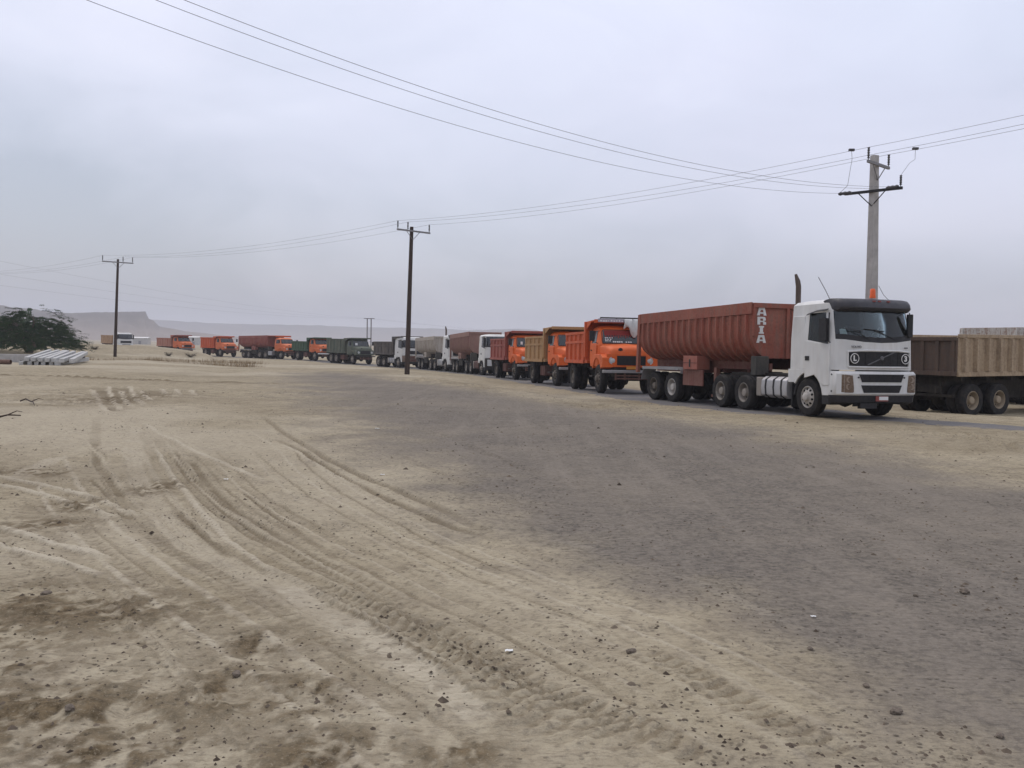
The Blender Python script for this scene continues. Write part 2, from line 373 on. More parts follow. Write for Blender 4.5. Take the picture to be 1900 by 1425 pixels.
# world-space layout of the ground: the worn grey gravel lane and the wheel tracks in the sand
GL = [(-12.20,53.12),(-7.37,34.79),(-4.35,23.85),(-1.71,15.42),(-0.31,11.18),(0.38,8.50),(1.08,7.12),(1.67,6.12),(1.93,4.92),(2.08,4.28),(2.10,3.6),(1.9,0),(1.6,-12)]
GR = [(-11.83,60.82),(-8.34,54.43),(-5.25,46.92),(-1.15,39.19),(1.01,34.14),(3.62,24.46),(4.63,19.56),(5.55,17.05),(5.96,14.37),(6.5,12.41),(7.1,10.6),(9.5,6),(14,-12)]
TRK = {
'band1':[(-8.29,20.27),(-6.14,14.70),(-4.59,11.33),(-3.53,9.22),(-2.74,7.77),(-2.06,6.89),(-1.41,6.19),(-0.99,5.50),(-0.52,4.87),(-0.10,4.31),(0.23,3.74),(.6,2.8)],
'rut1':[(-7.01,17.32),(-5.25,13.42),(-3.88,10.56),(-2.92,8.71),(-2.09,7.42),(-1.36,6.47),(-0.74,5.62),(-0.26,4.89),(0.15,4.20),(0.39,3.74)],
'rut2':[(-5.65,14.78),(-4.50,12.34),(-3.49,10.22),(-2.62,8.74),(-1.92,7.63),(-1.27,6.63),(-0.62,5.74),(-0.12,5.07),(0.27,4.46),(0.61,3.88)],
'rut3':[(-7.32,18.42),(-5.41,14.82),(-4.01,12.40),(-2.84,10.30),(-1.96,8.80),(-1.18,7.49),(-0.56,6.53),(0.06,5.56),(0.60,4.77),(1.00,4.06)],
'f1':[(-14.34,31.30),(-11.38,25.23),(-9.16,20.85)],'f2':[(-14.84,33.60),(-11.53,26.46),(-9.45,22.16)],'f3':[(-13.51,31.61),(-11.00,26.10),(-9.52,23.10)],
'f4':[(-14.16,33.88),(-11.15,27.13),(-9.35,23.56)],'f5':[(-12.63,31.17),(-10.87,27.22),(-10.16,25.84)],'f6':[(-12.28,32.08),(-10.90,29.01)],
'f7':[(-11.86,32.23),(-10.52,29.14)],'f8':[(-11.41,32.41),(-10.10,29.28)],
'l1':[(-7.08,11.89),(-6.35,11.34),(-5.31,10.60),(-4.25,9.62),(-3.47,8.80)],'l2':[(-6.65,11.17),(-5.96,10.64),(-5.15,10.04),(-4.15,9.16),(-3.64,8.70)],
'l3':[(-5.10,8.56),(-4.58,8.18),(-3.87,7.72),(-3.04,7.07)],'l4':[(-4.67,7.83),(-4.23,7.55),(-3.55,7.09),(-2.91,6.59)],
'l5':[(-14.32,25.60),(-13.76,26.86),(-12.13,25.75),(-11.21,24.57)],'l6':[(-6.05,11.15),(-6.33,12.20),(-6.70,13.53)],
'r1':[(-5.95,21.61),(-4.01,16.64),(-2.31,12.74),(-1.16,10.48),(-0.46,9.17),(0.03,8.23)],'r2':[(-4.95,18.91),(-2.85,13.90),(-1.68,11.55),(-0.83,9.64)],'r3':[(-4.10,16.05),(-3.30,14.39),(-2.20,12.11)],
'd1':[(-2.85,6.44),(-2.36,5.64),(-1.96,5.06),(-1.64,4.58),(-1.31,4.07),(-1.05,3.69)],'d2':[(-2.75,6.40),(-2.28,5.64),(-1.90,5.06),(-1.56,4.55),(-1.24,4.08),(-0.97,3.69)],
't1':[(-1.51,6.61),(-0.83,5.73),(-0.26,4.89),(0.10,4.26),(0.37,3.74)],'t2':[(-1.17,6.48),(-0.47,5.53),(0.06,4.74),(0.43,4.15),(0.68,3.75)],
't3':[(0.17,4.60),(0.53,4.21),(0.89,3.76)],'t4':[(0.74,5.20),(1.06,4.57),(1.37,4.07),(1.50,3.79)],
'k1':[(-30,41.0),(-23.85,40.10),(-22.77,40.70),(-20.31,40.58),(-17.63,39.93),(-15.03,38.11),(-11.93,38.96),(-9.23,40.19)],
'p1':[(0.28,8.61),(0.73,7.95),(1.11,7.30),(1.52,6.59),(1.85,5.78),(2.09,5.01)],
'w1':[(-3.47,39.30),(-2.08,39.34),(-0.91,38.77)],'w2':[(2.05,26.62),(2.65,26.32)],'w3':[(8.59,21.69),(9.08,19.21),(10.30,18.34)],'w4':[(10.11,20.62),(9.47,17.99),(8.92,15.87)],
'b1':[(-7.9,50.5),(-4.9,47.0),(-2.0,40.6),(.3,33.7),(1.7,29.2),(3.1,25.6),(4.0,23.0)],'b2':[(8.00,20.21),(8.60,18.89),(9.07,17.63),(9.17,16.31)],
}
# name: (width, depth, shoulder ridge, tread depth, tread pitch, pale, damp)
TP = {'band1':(.26,.010,.012,.0018,.11,.62,0),'rut1':(.19,.03,.014,0,.1,-.1,.5),'rut2':(.18,.03,.016,.006,.12,0,.42),'rut3':(.16,.026,.02,.004,.12,.2,.45),
'l1':(.11,-.03,.0,0,.1,1.,0),'l2':(.11,-.03,0,0,.1,1.,0),'l3':(.10,-.028,0,0,.1,1.,0),'l4':(.09,-.026,0,0,.1,1.,0),'l5':(.3,.02,.015,0,.1,.5,.1),'l6':(.28,-.01,0,0,.1,.7,0),
'r1':(.12,.032,.013,0,.1,0,.6),'r2':(.10,.02,.010,.008,.25,0,.45),'r3':(.16,.02,.012,.01,.3,0,.5),
'd1':(.045,.010,.008,.004,.08,.55,0),'d2':(.045,.010,.008,.004,.08,.55,0),
't1':(.26,.006,.005,.012,.11,.3,.0),'t2':(.26,.006,.005,.013,.11,.3,.0),'t3':(.22,.006,.005,.011,.1,.1,.05),'t4':(.24,.007,.005,.011,.1,.1,.1),
'k1':(.7,.03,.07,.01,2.7,.0,.95),'p1':(.14,.0,.0,0,.1,.6,0),'w1':(.22,.05,.04,0,.3,0,.6),'w2':(.25,.04,.03,0,.3,0,.5),'w3':(.22,.05,.05,.02,.4,.1,.4),'w4':(.2,.05,.04,.01,.4,0,.4)}
for k in range(1, 9): TP['f%d' % k] = (.17, -.032, 0, .006, .4, .9, 0)
DAMP = [(-2.95,5.75,0.95,0.48),(-2.75,5.75,.8,.40),(-2.2,4.2,.8,.40),(-3.23,5.94,0.35,0.45),(-2.13,4.16,0.55,0.36),(-1.68,3.84,0.38,0.26),(-1.42,5.18,0.21,0.22),(-1.38,4.52,0.26,0.34),(-1.01,4.47,0.21,0.30),(-0.77,3.82,0.30,0.25),(-0.20,3.84,0.18,0.15),
    (-4.33,8.45,0.38,0.30),(-4.45,9.44,0.32,0.31),(-4.18,10.94,0.25,0.65),(-11.6,27.2,1.3,2.2),(-3.0,5.2,.5,.25),(-6.2,11.9,.5,.35),(-2.75,4.75,.45,.18)]
TRK.update({
'q1':[(-5.34,12.67),(-4.25,10.48),(-3.29,8.66),(-2.76,7.80),(-2.25,7.00),(-1.74,6.28)],
'q2':[(-4.22,10.93),(-3.46,9.42),(-2.69,8.04),(-2.20,7.20),(-1.76,6.52)],
'q3':[(-5.93,15.22),(-5.27,13.69),(-4.31,11.65),(-3.06,9.13),(-2.20,7.51),(-1.74,6.77),(-1.34,6.16)],
'q4':[(-5.50,14.85),(-4.49,12.48),(-3.54,10.56),(-2.77,9.16),(-2.00,7.86),(-1.49,7.06)],
'q5':[(-4.87,13.75),(-3.96,11.70),(-3.15,10.00),(-2.32,8.60),(-1.54,7.25),(-1.19,6.64)],
'q6':[(-7.24,15.95),(-6.20,13.55),(-5.40,12.06),(-4.48,10.45),(-3.70,8.76),(-3.15,7.88)],
'q7':[(-7.99,19.53),(-6.32,16.64),(-5.27,14.88),(-3.80,12.57),(-2.92,11.32)],
'q8':[(-1.80,6.68),(-1.19,5.83),(-0.74,5.28),(-0.35,4.69),(-0.11,4.25),(0.03,4.00)],
'q9':[(-1.55,6.53),(-1.01,5.84),(-0.55,5.13),(-0.19,4.50),(0.02,4.12)],
'q10':[(-1.01,6.18),(-0.67,5.71),(-0.39,5.24),(0.02,4.71),(0.25,4.37)],
'q11':[(-6.91,16.01),(-5.18,12.38),(-3.97,10.10),(-3.10,8.53),(-2.46,7.49)],
'q12':[(-5.99,14.77),(-5.19,13.01),(-4.04,10.72),(-2.96,8.69),(-2.24,7.40)],
'q13':[(-3.20,10.82),(-2.62,9.68),(-1.94,8.36),(-1.37,7.26)],
'q14':[(-4.30,16.47),(-3.57,15.16),(-2.55,12.74),(-1.77,10.98),(-1.06,9.67),(-0.38,8.64),(0.03,8.03)],
'q15':[(-4.08,16.01),(-3.00,13.67),(-2.11,11.67),(-1.67,10.77)],
'q16':[(-5.46,11.78),(-4.43,10.05),(-3.70,8.76)],
'q17':[(-1.14,4.82),(-0.91,4.46),(-0.70,4.09),(-0.51,3.71)],
})
TP.update({'q1': (0.06, 0.016, 0.012, 0, 0.1, 0, 0.85), 'q2': (0.06, 0.016, 0.012, 0, 0.1, 0, 0.85), 'q3': (0.07, -0.014, 0.0, 0, 0.1, 0.9, 0), 'q4': (0.1, 0.02, 0.014, 0.004, 0.12, 0, 0.9), 'q5': (0.09, 0.02, 0.014, 0.004, 0.12, 0, 0.85), 'q6': (0.1, 0.012, 0.014, 0, 0.1, 0.1, 0.7), 'q7': (0.1, -0.012, 0, 0, 0.1, 0.9, 0), 'q8': (0.2, 0.006, 0.004, 0, 0.1, 0.9, 0), 'q9': (0.13, 0.01, 0.006, 0.008, 0.07, 0, 0.85), 'q10': (0.035, 0.01, 0.006, 0, 0.06, 0, 0.9), 'q11': (0.05, 0.012, 0.012, 0, 0.1, 0.6, 0), 'q12': (0.05, 0.012, 0.01, 0, 0.1, 0.6, 0), 'q13': (0.07, 0.014, 0.008, 0.004, 0.1, 0, 0.85), 'q14': (0.11, 0.022, 0.012, 0.008, 0.22, 0, 0.9), 'q15': (0.1, -0.01, 0, 0, 0.1, 0.8, 0), 'q16': (0.06, 0.012, 0.006, 0, 0.1, 0, 0.75), 'q17': (0.05, 0.01, 0.008, 0.003, 0.07, 0.5, 0.0)})
for _k in ('rut1', 'rut2', 'rut3', 'r2', 'r3'): TP[_k] = (TP[_k][0] * .7, TP[_k][1] * .5, TP[_k][2] * .5, TP[_k][3], TP[_k][4], TP[_k][5], TP[_k][6] * .5)
for _a, _b in (('f1', 'f2'), ('f2', 'f3'), ('f3', 'f4'), ('f5', 'f6')):
    TRK['g' + _a] = [((p[0] + q[0]) / 2, (p[1] + q[1]) / 2) for p, q in zip(TRK[_a], TRK[_b])]; TP['g' + _a] = (.55, .04, 0, 0, .1, 0, .8)
_tr = random.Random(21)
_fam = [(-9.4, 21.5), (-7.6, 18.2), (-5.65, 14.78), (-4.50, 12.34), (-3.49, 10.22), (-2.62, 8.74), (-1.92, 7.63), (-1.27, 6.63), (-.62, 5.74), (-.12, 5.07), (.27, 4.46), (.61, 3.88), (.9, 3.3)]
for _k in range(17):
    _o = -1.5 + _k * .2 + _tr.uniform(-.06, .06); _i = _tr.choice((0, 1, 1, 2, 2, 3)); _e = _tr.choice((8, 9, 11, 13, 13)); _s = _tr.uniform(-.012, .012)
    TRK['y%d' % _k] = [(x_ + (_o + _s * (y_ - 8) ** 2 * .2) * (.40 + .055 * y_), y_ + _o * .35) for x_, y_ in _fam[_i:_e]]
    TP['y%d' % _k] = (_tr.uniform(.03, .07), .010, .006, 0, .1, 0, _tr.uniform(.45, .8)) if _k % 2 else (_tr.uniform(.035, .075), -.007, .0, _tr.choice((0, .003)), .09, _tr.uniform(.51, .75), 0)
for _k in range(16):
    _src = TRK[_tr.choice(('band1', 'rut1', 'rut2', 'rut3', 'r1'))]; _o = _tr.uniform(-2.4, 2.6); _s = _tr.uniform(-.06, .06); _i = _tr.randint(0, max(0, len(_src) - 6)); _n = _tr.randint(5, 9)
    _pts = [(px_ + _o * (.45 + .05 * py_) + _s * (py_ - 10), py_ + _o * .3) for px_, py_ in _src][_i:_i + _n]
    if len(_pts) < 3: continue
    TRK['x%d' % _k] = _pts; TP['x%d' % _k] = (_tr.uniform(.07, .24), _tr.uniform(.006, .018), _tr.uniform(.004, .010), _tr.choice((0, .006, .008)), _tr.uniform(.09, .16), _tr.uniform(0, .35), _tr.uniform(0, .30))
for _k in range(9):
    _y = _tr.uniform(20, 46); _x = _tr.uniform(-24, -6) * _y / 38; _l = _tr.uniform(3, 9)
    TRK['h%d' % _k] = [(_x - _l, _y + _tr.uniform(-.6, .6)), (_x, _y + _tr.uniform(-.4, .4)), (_x + _l * .7, _y + _tr.uniform(-.7, .7))]
    TP['h%d' % _k] = (_tr.uniform(.3, .7), .04, .03, .02, .9, _tr.choice((0, .6)), _tr.choice((.1, .35)))
def poly_track(x, y, pts):
    """distance across, arc length along and signed side of a polyline"""
    best = np.full(x.shape, 1e9); al = np.zeros(x.shape); sg = np.zeros(x.shape); acc = 0; en = np.zeros(x.shape)
    tot = sum(math.dist(a, b) for a, b in zip(pts[:-1], pts[1:]))
    for a, b in zip(pts[:-1], pts[1:]):
        dx, dy = b[0] - a[0], b[1] - a[1]; L = math.hypot(dx, dy)
        t = np.clip(((x - a[0]) * dx + (y - a[1]) * dy) / L / L, 0, 1)
        px = x - a[0] - t * dx; py = y - a[1] - t * dy; q = np.hypot(px, py); m = q < best
        best = np.where(m, q, best); al = np.where(m, acc + t * L, al); sg = np.where(m, np.sign(dx * py - dy * px), sg); acc += L
    en = np.clip(np.minimum(al, tot - al) / (.12 * tot), 0, 1)
    return best, al, sg, en
def smooth_poly(pts, it=2):
    for _ in range(it):
        q = [pts[0]]
        for a, b in zip(pts[:-1], pts[1:]):
            q += [(a[0] * .75 + b[0] * .25, a[1] * .75 + b[1] * .25), (a[0] * .25 + b[0] * .75, a[1] * .25 + b[1] * .75)]
        pts = q + [pts[-1]]
    return pts
def poly_sd(x, y, poly):
    ins = np.zeros(x.shape, bool); best = np.full(x.shape, 1e9)
    n = len(poly)
    for i in range(n):
        a, b = poly[i], poly[(i + 1) % n]
        dx, dy = b[0] - a[0], b[1] - a[1]
        t = np.clip(((x - a[0]) * dx + (y - a[1]) * dy) / (dx * dx + dy * dy + 1e-12), 0, 1)
        best = np.minimum(best, np.hypot(x - a[0] - t * dx, y - a[1] - t * dy))
        c = ((a[1] > y) != (b[1] > y)) & (x < dx * (y - a[1]) / (dy + 1e-12) + a[0])
        ins ^= c
    return np.where(ins, best, -best)
def ground_all(x, y):
    """height and the three soil masks"""
    r = np.hypot(x, y)
    z = zsmooth(x, y)
    s, zr, side = road_info(x, y)
    off = sstep(2.3, 4.2, s)
    lane = poly_sd(x, y, smooth_poly(GL) + smooth_poly(GR)[::-1])
    wob = (fbm(x * .9, y * .9, 5, 4) - .5)
    gravel = np.clip(.5 + (lane + .40 + wob * (1.6 + r * .06)) / (1.6 + r * .11), 0, 1)
    gravel = sstep(.0, 1., gravel)
    rough = 1 - .75 * gravel
    fade = sstep(260, 60, r)
    z = z + off * rough * ((fbm(x * .35, y * .35, 1, 3) - .5) * .10 + (fbm(x * 1.6, y * 1.6, 2, 4) - .5) * .030 * fade)
    z = z + (fbm(x * 6, y * 6, 3, 4) - .5) * .013 * sstep(60, 14, r) * (1 - .6 * gravel)
    pock = sstep(.56, .72, fbm(x * 3.1, y * 3.1, 71, 4)) * (1 - .8 * gravel)
    z = z - pock * .010 * sstep(60, 20, r)
    pale = np.zeros_like(x); damp = np.zeros_like(x)
    for k, pts in sorted(TRK.items(), key=lambda kv: TP.get(kv[0], (0,) * 7)[5] > .5):
        if k not in TP: continue
        W, D, RG, TD, PT, PL, DM = TP[k]
        pts = smooth_poly(pts)
        xs = [p[0] for p in pts]; ys = [p[1] for p in pts]; mg = W * 2 + .4
        m = np.nonzero((x > min(xs) - mg) & (x < max(xs) + mg) & (y > min(ys) - mg) & (y < max(ys) + mg))[0]
        if not len(m): continue
        X = x[m]; Y = y[m]
        jx = (fbm(X * 1.1, Y * 1.1, 31, 3) - .5) * min(.5, W * .5)
        d, al, sg, en = poly_track(X + jx, Y + jx * .6, pts)
        u = d / (W / 2); core = sstep(1.15, .75, u) * en
        brk = sstep(.26, .46, fbm(X * .8 + 9, Y * .8, 41, 3)) * .5 + .5
        rid = np.exp(-((u - 1.3) / .3) ** 2) * en * brk
        tr = np.sin(2 * PI * ((al + (fbm(X * 2.2, Y * 2.2, 45, 3) - .5) * PT * 1.6) / PT + .35 * u * (1 if TD < .02 else 0)))
        D = D * (.4 + .6 * sstep(4.5, 12, r[m])) if D > 0 else D
        z[m] += -D * core * brk + RG * rid + TD * sstep(-.2, .5, tr) * core * brk
        pale[m] = np.maximum(pale[m], np.maximum(PL, 0) * core * (.45 + .55 * brk) + .35 * rid * (RG > 0) * (r[m] < 40))
        damp[m] = np.maximum(damp[m], DM * core * brk * (.5 + .5 * fbm(X * 3, Y * 3, 8, 3)))
        if PL > .5 and W < .6: damp[m] *= 1 - .92 * core
        if DM > .9: damp[m] = np.maximum(damp[m], .8 * rid)
        if .004 < TD < .02: damp[m] = np.maximum(damp[m], .55 * sstep(-.2, -.8, tr) * core * brk * sstep(14, 7, r[m]))
    for bx, bw, bh in (('b1', 1.2, .15), ('b2', .8, .10)):
        d, al, sg, en = poly_track(x, y, smooth_poly(TRK[bx]))
        z = z + bh * np.exp(-(d / bw) ** 2) * en * (-.2 + 2.2 * fbm(x * 1.3, y * 1.3, 13, 5) ** 1.5)
        gravel = gravel * (1 - .8 * np.exp(-(d / bw) ** 2) * en)
        damp = np.maximum(damp, .42 * np.exp(-(d / bw) ** 2) * en * sstep(.45, .7, fbm(x * .5, y * .5, 14, 3)))
    for a, b, c, d in DAMP:
        q = np.exp(-((x - a) / c) ** 2 - ((y - b) / d) ** 2)
        n = fbm(x * 4.5, y * 4.5, 21, 4)
        damp = np.maximum(damp, np.clip(np.sqrt(q) * 1.05 * sstep(.36, .58, n * .45 + .55 * fbm(x * 15, y * 12, 22, 4)), 0, 1))
        z = z + q * (n - .45) * .045
    # the hollow of churned soil in the left foreground
    churn = sstep(2.2, .2, np.hypot((x + 1.7) / 1.6, (y - 4.3) / 1.5)) * (1 - gravel)
    z = z + churn * (fbm(x * 11, y * 11, 23, 3) - .5) * .030
    damp = np.maximum(damp, churn * .40 * sstep(.5, .66, fbm(x * 9, y * 9, 24, 4)))
    big = sstep(.52, .75, fbm(x * .22 + 3, y * .22, 51, 4)) * (1 - gravel) * sstep(3, 9, r)
    damp = np.maximum(damp, big * .28 * fade)
    pale = np.maximum(pale, sstep(.5, .72, fbm(x * .12 + 11, y * .16, 52, 4)) * .5 * (1 - gravel))
    return z, gravel, pale, damp

def make_ground():
    rr = [0.3, .8, 1.5, 2.2]
    rv = 2.8
    while rv < 9000:
        rr.append(rv)
        rv *= 1.0036 if rv < 30 else (1.0065 if rv < 130 else 1.05)
    rr = np.array(rr)
    an = np.concatenate([np.linspace(-180, -37, 44)[:-1], np.linspace(-37, 37, 640), np.linspace(37, 180, 44)[1:-1]])
    an = np.radians(an)
    A, Q = np.meshgrid(an, rr)
    x = (Q * np.sin(A)).ravel(); y = (Q * np.cos(A)).ravel()
    z, gv, pl, dm = ground_all(x, y)
    na, nr = len(an), len(rr)
    i = np.arange(nr - 1)[:, None] * na; j = np.arange(na)[None, :]; j2 = (j + 1) % na
    f = np.stack([i + j, i + na + j, i + na + j2, i + j2], -1).reshape(-1, 4)
    me = bpy.data.meshes.new('ground')
    me.vertices.add(len(x)); me.vertices.foreach_set('co', np.stack([x, y, z], 1).ravel().astype(np.float32))
    me.loops.add(f.size); me.polygons.add(len(f))
    me.loops.foreach_set('vertex_index', f.ravel().astype(np.int32))
    me.polygons.foreach_set('loop_start', np.arange(0, f.size, 4, dtype=np.int32))
    me.update(calc_edges=True)
    for nm, a in (('gravel', gv), ('pale', pl), ('damp', dm)):
        at = me.attributes.new(nm, 'FLOAT', 'POINT'); at.data.foreach_set('value', a.astype(np.float32))
    me.polygons.foreach_set('use_smooth', np.ones(len(f), bool))
    b = NB('desert_sand'); v = b.obj()
    g = b.attr('gravel'); p = b.attr('pale'); d = b.attr('damp')
    nA = b.noise(v, .25, 6, .6); nB = b.noise(v, 2.2, 6, .65); nC = b.noise(v, 16, 5, .65); nD = b.noise(v, 70, 3, .7)
    sand = b.mix(b.rng(nA, .3, .7), (.30, .253, .168), (.385, .33, .23))
    sand = b.mix(b.rng(nB, .44, .70, 0, .7), sand, (.180, .140, .086))
    nE = b.noise(v, 6.5, 6, .72)
    sand = b.mix(b.rng(nE, .52, .70, 0, .65), sand, (.120, .094, .058))
    sand = b.mix(b.rng(nC, .54, .68, 0, .8), sand, (.115, .090, .058))
    sand = b.mix(b.rng(nC, .30, .44, .45, 0.), sand, (.36, .312, .222))
    sand = b.mix(b.math('MULTIPLY', p, b.rng(nB, .2, .6, .55, 1.)), sand, (.47, .415, .315))
    soil = b.mix(b.rng(nC, .35, .65), (.062, .046, .026), (.175, .130, .076))
    sand = b.mix(d, sand, soil)
    grv = b.mix(b.rng(nB, .3, .7), (.158, .137, .112), (.205, .178, .146))
    grv = b.mix(b.rng(nE, .48, .68, 0, .75), grv, (.094, .082, .069))
    grv = b.mix(b.rng(nC, .46, .66, 0, .85), grv, (.078, .068, .057))
    grv = b.mix(b.rng(nD, .58, .75, 0, .7), grv, (.27, .245, .21))
    grv = b.mix(b.rng(b.math('ADD', b.math('MULTIPLY', nA, .6), b.math('MULTIPLY', nB, .4)), .44, .64, 0, .7), grv, (.235, .20, .155))
    sv = b.n('ShaderNodeMapping', {'Vector': v, 'Rotation': (0, 0, R(-16)), 'Scale': (2.4, .16, 1)}).outputs[0]
    grv = b.mix(b.rng(b.noise(sv, 1.0, 5, .62), .50, .70, 0, .6), grv, (.235, .203, .165))
    gm = b.rng(b.math('ADD', g, b.math('ADD', b.math('MULTIPLY', b.math('SUBTRACT', nC, .5), .7), b.math('MULTIPLY', b.math('SUBTRACT', nB, .5), .8))), .05, .95)
    col = b.mix(gm, sand, grv)
    nF = b.noise(b.obj((.45, 1.5, 1)), 26, 4, .75)
    col = b.mix(b.rng(nF, .50, .68, 0, .55), col, b.mix(gm, (.118, .092, .060), (.070, .062, .054)))
    col = b.mix(b.rng(nD, .56, .70, 0, .35), col, b.mix(gm, (.44, .385, .29), (.26, .235, .20)))
    # small stones and crumbs
    vo = b.n('ShaderNodeTexVoronoi', {'Vector': v, 'Scale': 17, 'Randomness': 1.0})
    st = b.math('MULTIPLY', b.rng(vo.outputs['Distance'], .10, .24, 1, 0), b.rng(b.noise(v, 1.3, 4), .42, .60))
    col = b.mix(b.math('MULTIPLY', st, .8), col, (.07, .055, .042))
    h = b.math('ADD', b.math('MULTIPLY', nC, .7), b.math('ADD', b.math('MULTIPLY', nD, .25), b.math('MULTIPLY', st, .5)))
    b.bsdf(col, .95, bump=h, bstr=.85, bdist=.035, spec=.1)
    me.materials.append(b.m)
    return tag(link('ground', me), 'tan desert sand with wheel tracks and a worn grey gravel lane', kind='structure')
make_ground()

def make_road():
    pts = smooth_poly([tuple(q[:2]) for q in ROAD], 2)
    P = np.array(pts); T = np.gradient(P, axis=0); T /= np.linalg.norm(T, axis=1)[:, None]; N = np.stack([-T[:, 1], T[:, 0]], 1)
    _, zr, _ = road_info(P[:, 0], P[:, 1])
    wl = np.where(P[:, 1] < 25.5, .85, 2.2)
    mb = MB(); k = 7
    vs = []
    for q in range(len(P)):
        for j in range(k):
            t = j / (k - 1) * 2 - 1
            e = wl[q] * (1 + .12 * math.sin(q * 1.7) * abs(t)) if abs(t) == 1 else wl[q]
            vs.append((P[q, 0] + N[q, 0] * t * e, P[q, 1] + N[q, 1] * t * e, zr[q] + .006 - .012 * (abs(t) == 1)))
    fs = [(q * k + j, q * k + j + 1, (q + 1) * k + j + 1, (q + 1) * k + j) for q in range(len(P) - 1) for j in range(k - 1)]
    mb.add(vs, fs)
    b = NB('dusty_asphalt'); v = b.obj(); n1 = b.noise(v, .8, 6, .65); n2 = b.noise(v, 25, 4)
    c = b.mix(b.rng(n2, .35, .7), (.085, .084, .088), (.15, .148, .15))
    c = b.mix(b.rng(n1, .5, .72, .08, .85), c, (.27, .22, .16))
    b.bsdf(c, .9, bump=n2, bstr=.3, spec=.2)
    return tag(mb.build('road', b.m), 'narrow dusty asphalt road under the queue of trucks', kind='structure')
make_road()

# ------------------------------------------------------------------ hills
def make_ridge(name, label, prof, dist, depth, seed, col, cliff=0.5):
    """prof: (x, height) along the crest at distance dist; a heightfield with slopes in front and behind"""
    xs = np.linspace(prof[0][0], prof[-1][0], 420); hs = np.interp(xs, [p[0] for p in prof], [p[1] for p in prof])
    t = np.linspace(-1, 1, 60)
    X, Tt = np.meshgrid(xs, t); Hh = np.broadcast_to(hs, X.shape)
    n = fbm(X / dist * 26 + seed, Tt * 3 + X / dist * 7, seed, 5)
    gul = np.abs(fbm(X / dist * 60, Tt * 1.2, seed + 3, 4) - .5) * 2
    a = np.abs(Tt + (n - .5) * .5)
    sh = 1 - sstep(.18, 1., a) ** cliff
    top = 1 + (fbm(X / dist * 90, X * 0, seed + 9, 3) - .5) * .05
    Z = Hh * sh * top * (1 - .28 * gul * sstep(.1, .5, a)) - 3
    Y = dist + Tt * depth
    X = X * Y / dist
    mb = MB(); m = len(xs); k = len(t)
    mb.v = [tuple(p) for p in np.stack([X.ravel(), Y.ravel(), Z.ravel()], 1).tolist()]
    mb.f = [(j * m + i, j * m + i + 1, (j + 1) * m + i + 1, (j + 1) * m + i) for j in range(k - 1) for i in range(m - 1)]
    mb.mi = [0] * len(mb.f)
    b = NB(name + '_rock'); v = b.obj((1, 1, 3)); n1 = b.noise(v, .012, 7, .65); n2 = b.noise(b.obj((1, 1, 8)), .02, 5)
    c = b.mix(b.rng(n1, .35, .65), tuple(q * .62 for q in col), tuple(q * 1.25 for q in col))
    c = b.mix(b.rng(n2, .5, .7, 0, .5), c, tuple(q * .55 for q in col))
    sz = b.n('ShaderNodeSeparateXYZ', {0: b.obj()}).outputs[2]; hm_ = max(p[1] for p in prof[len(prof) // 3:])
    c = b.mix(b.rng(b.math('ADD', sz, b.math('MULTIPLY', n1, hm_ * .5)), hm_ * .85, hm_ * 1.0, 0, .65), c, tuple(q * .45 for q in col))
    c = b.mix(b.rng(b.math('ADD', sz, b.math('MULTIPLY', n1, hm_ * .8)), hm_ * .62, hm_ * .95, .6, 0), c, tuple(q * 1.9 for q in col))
    b.bsdf(c, .95, spec=.1)
    return tag(mb.build(name, b.m, smooth=60), label, kind='structure')
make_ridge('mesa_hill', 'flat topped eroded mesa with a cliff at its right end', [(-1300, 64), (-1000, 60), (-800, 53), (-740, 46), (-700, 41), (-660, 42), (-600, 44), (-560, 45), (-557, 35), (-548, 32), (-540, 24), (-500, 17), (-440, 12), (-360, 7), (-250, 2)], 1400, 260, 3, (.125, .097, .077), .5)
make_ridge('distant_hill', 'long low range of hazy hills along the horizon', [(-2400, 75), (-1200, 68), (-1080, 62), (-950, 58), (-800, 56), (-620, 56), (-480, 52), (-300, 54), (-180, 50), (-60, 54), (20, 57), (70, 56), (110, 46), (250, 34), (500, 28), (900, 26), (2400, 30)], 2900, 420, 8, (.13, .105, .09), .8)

# ------------------------------------------------------------------ wheels
def tyre_mesh(r, wd, dual):
    key = ('tyre', r, wd, dual)
    if key in MESHES: return MESHES[key]
    mb = MB(); ri = r * .56
    def one(y):
        h = wd / 2
        pr = [(ri, -h * .80), (ri * 1.06, -h * .94), (r * .80, -h), (r * .93, -h * .93), (r * .985, -h * .78), (r, -h * .6), (r, -h * .22), (r * .972, -h * .18), (r * .972, -h * .06), (r, -.02 * wd), (r, .02 * wd), (r * .972, h * .06), (r * .972, h * .18), (r, h * .22), (r, h * .6), (r * .985, h * .78), (r * .93, h * .93), (r * .80, h), (ri * 1.06, h * .94), (ri, h * .8)]
        mb.lathe([(a, b + y) for a, b in pr], 48, 'y', mod=lambda k, i: (.962 if i % 2 else 1) if k in (4, 5, 14, 15) else 1)
    one(0)
    if dual: one(wd * 1.16)
    me = mb.mesh('tyre', RUBB, 40); MESHES[key] = me; return me
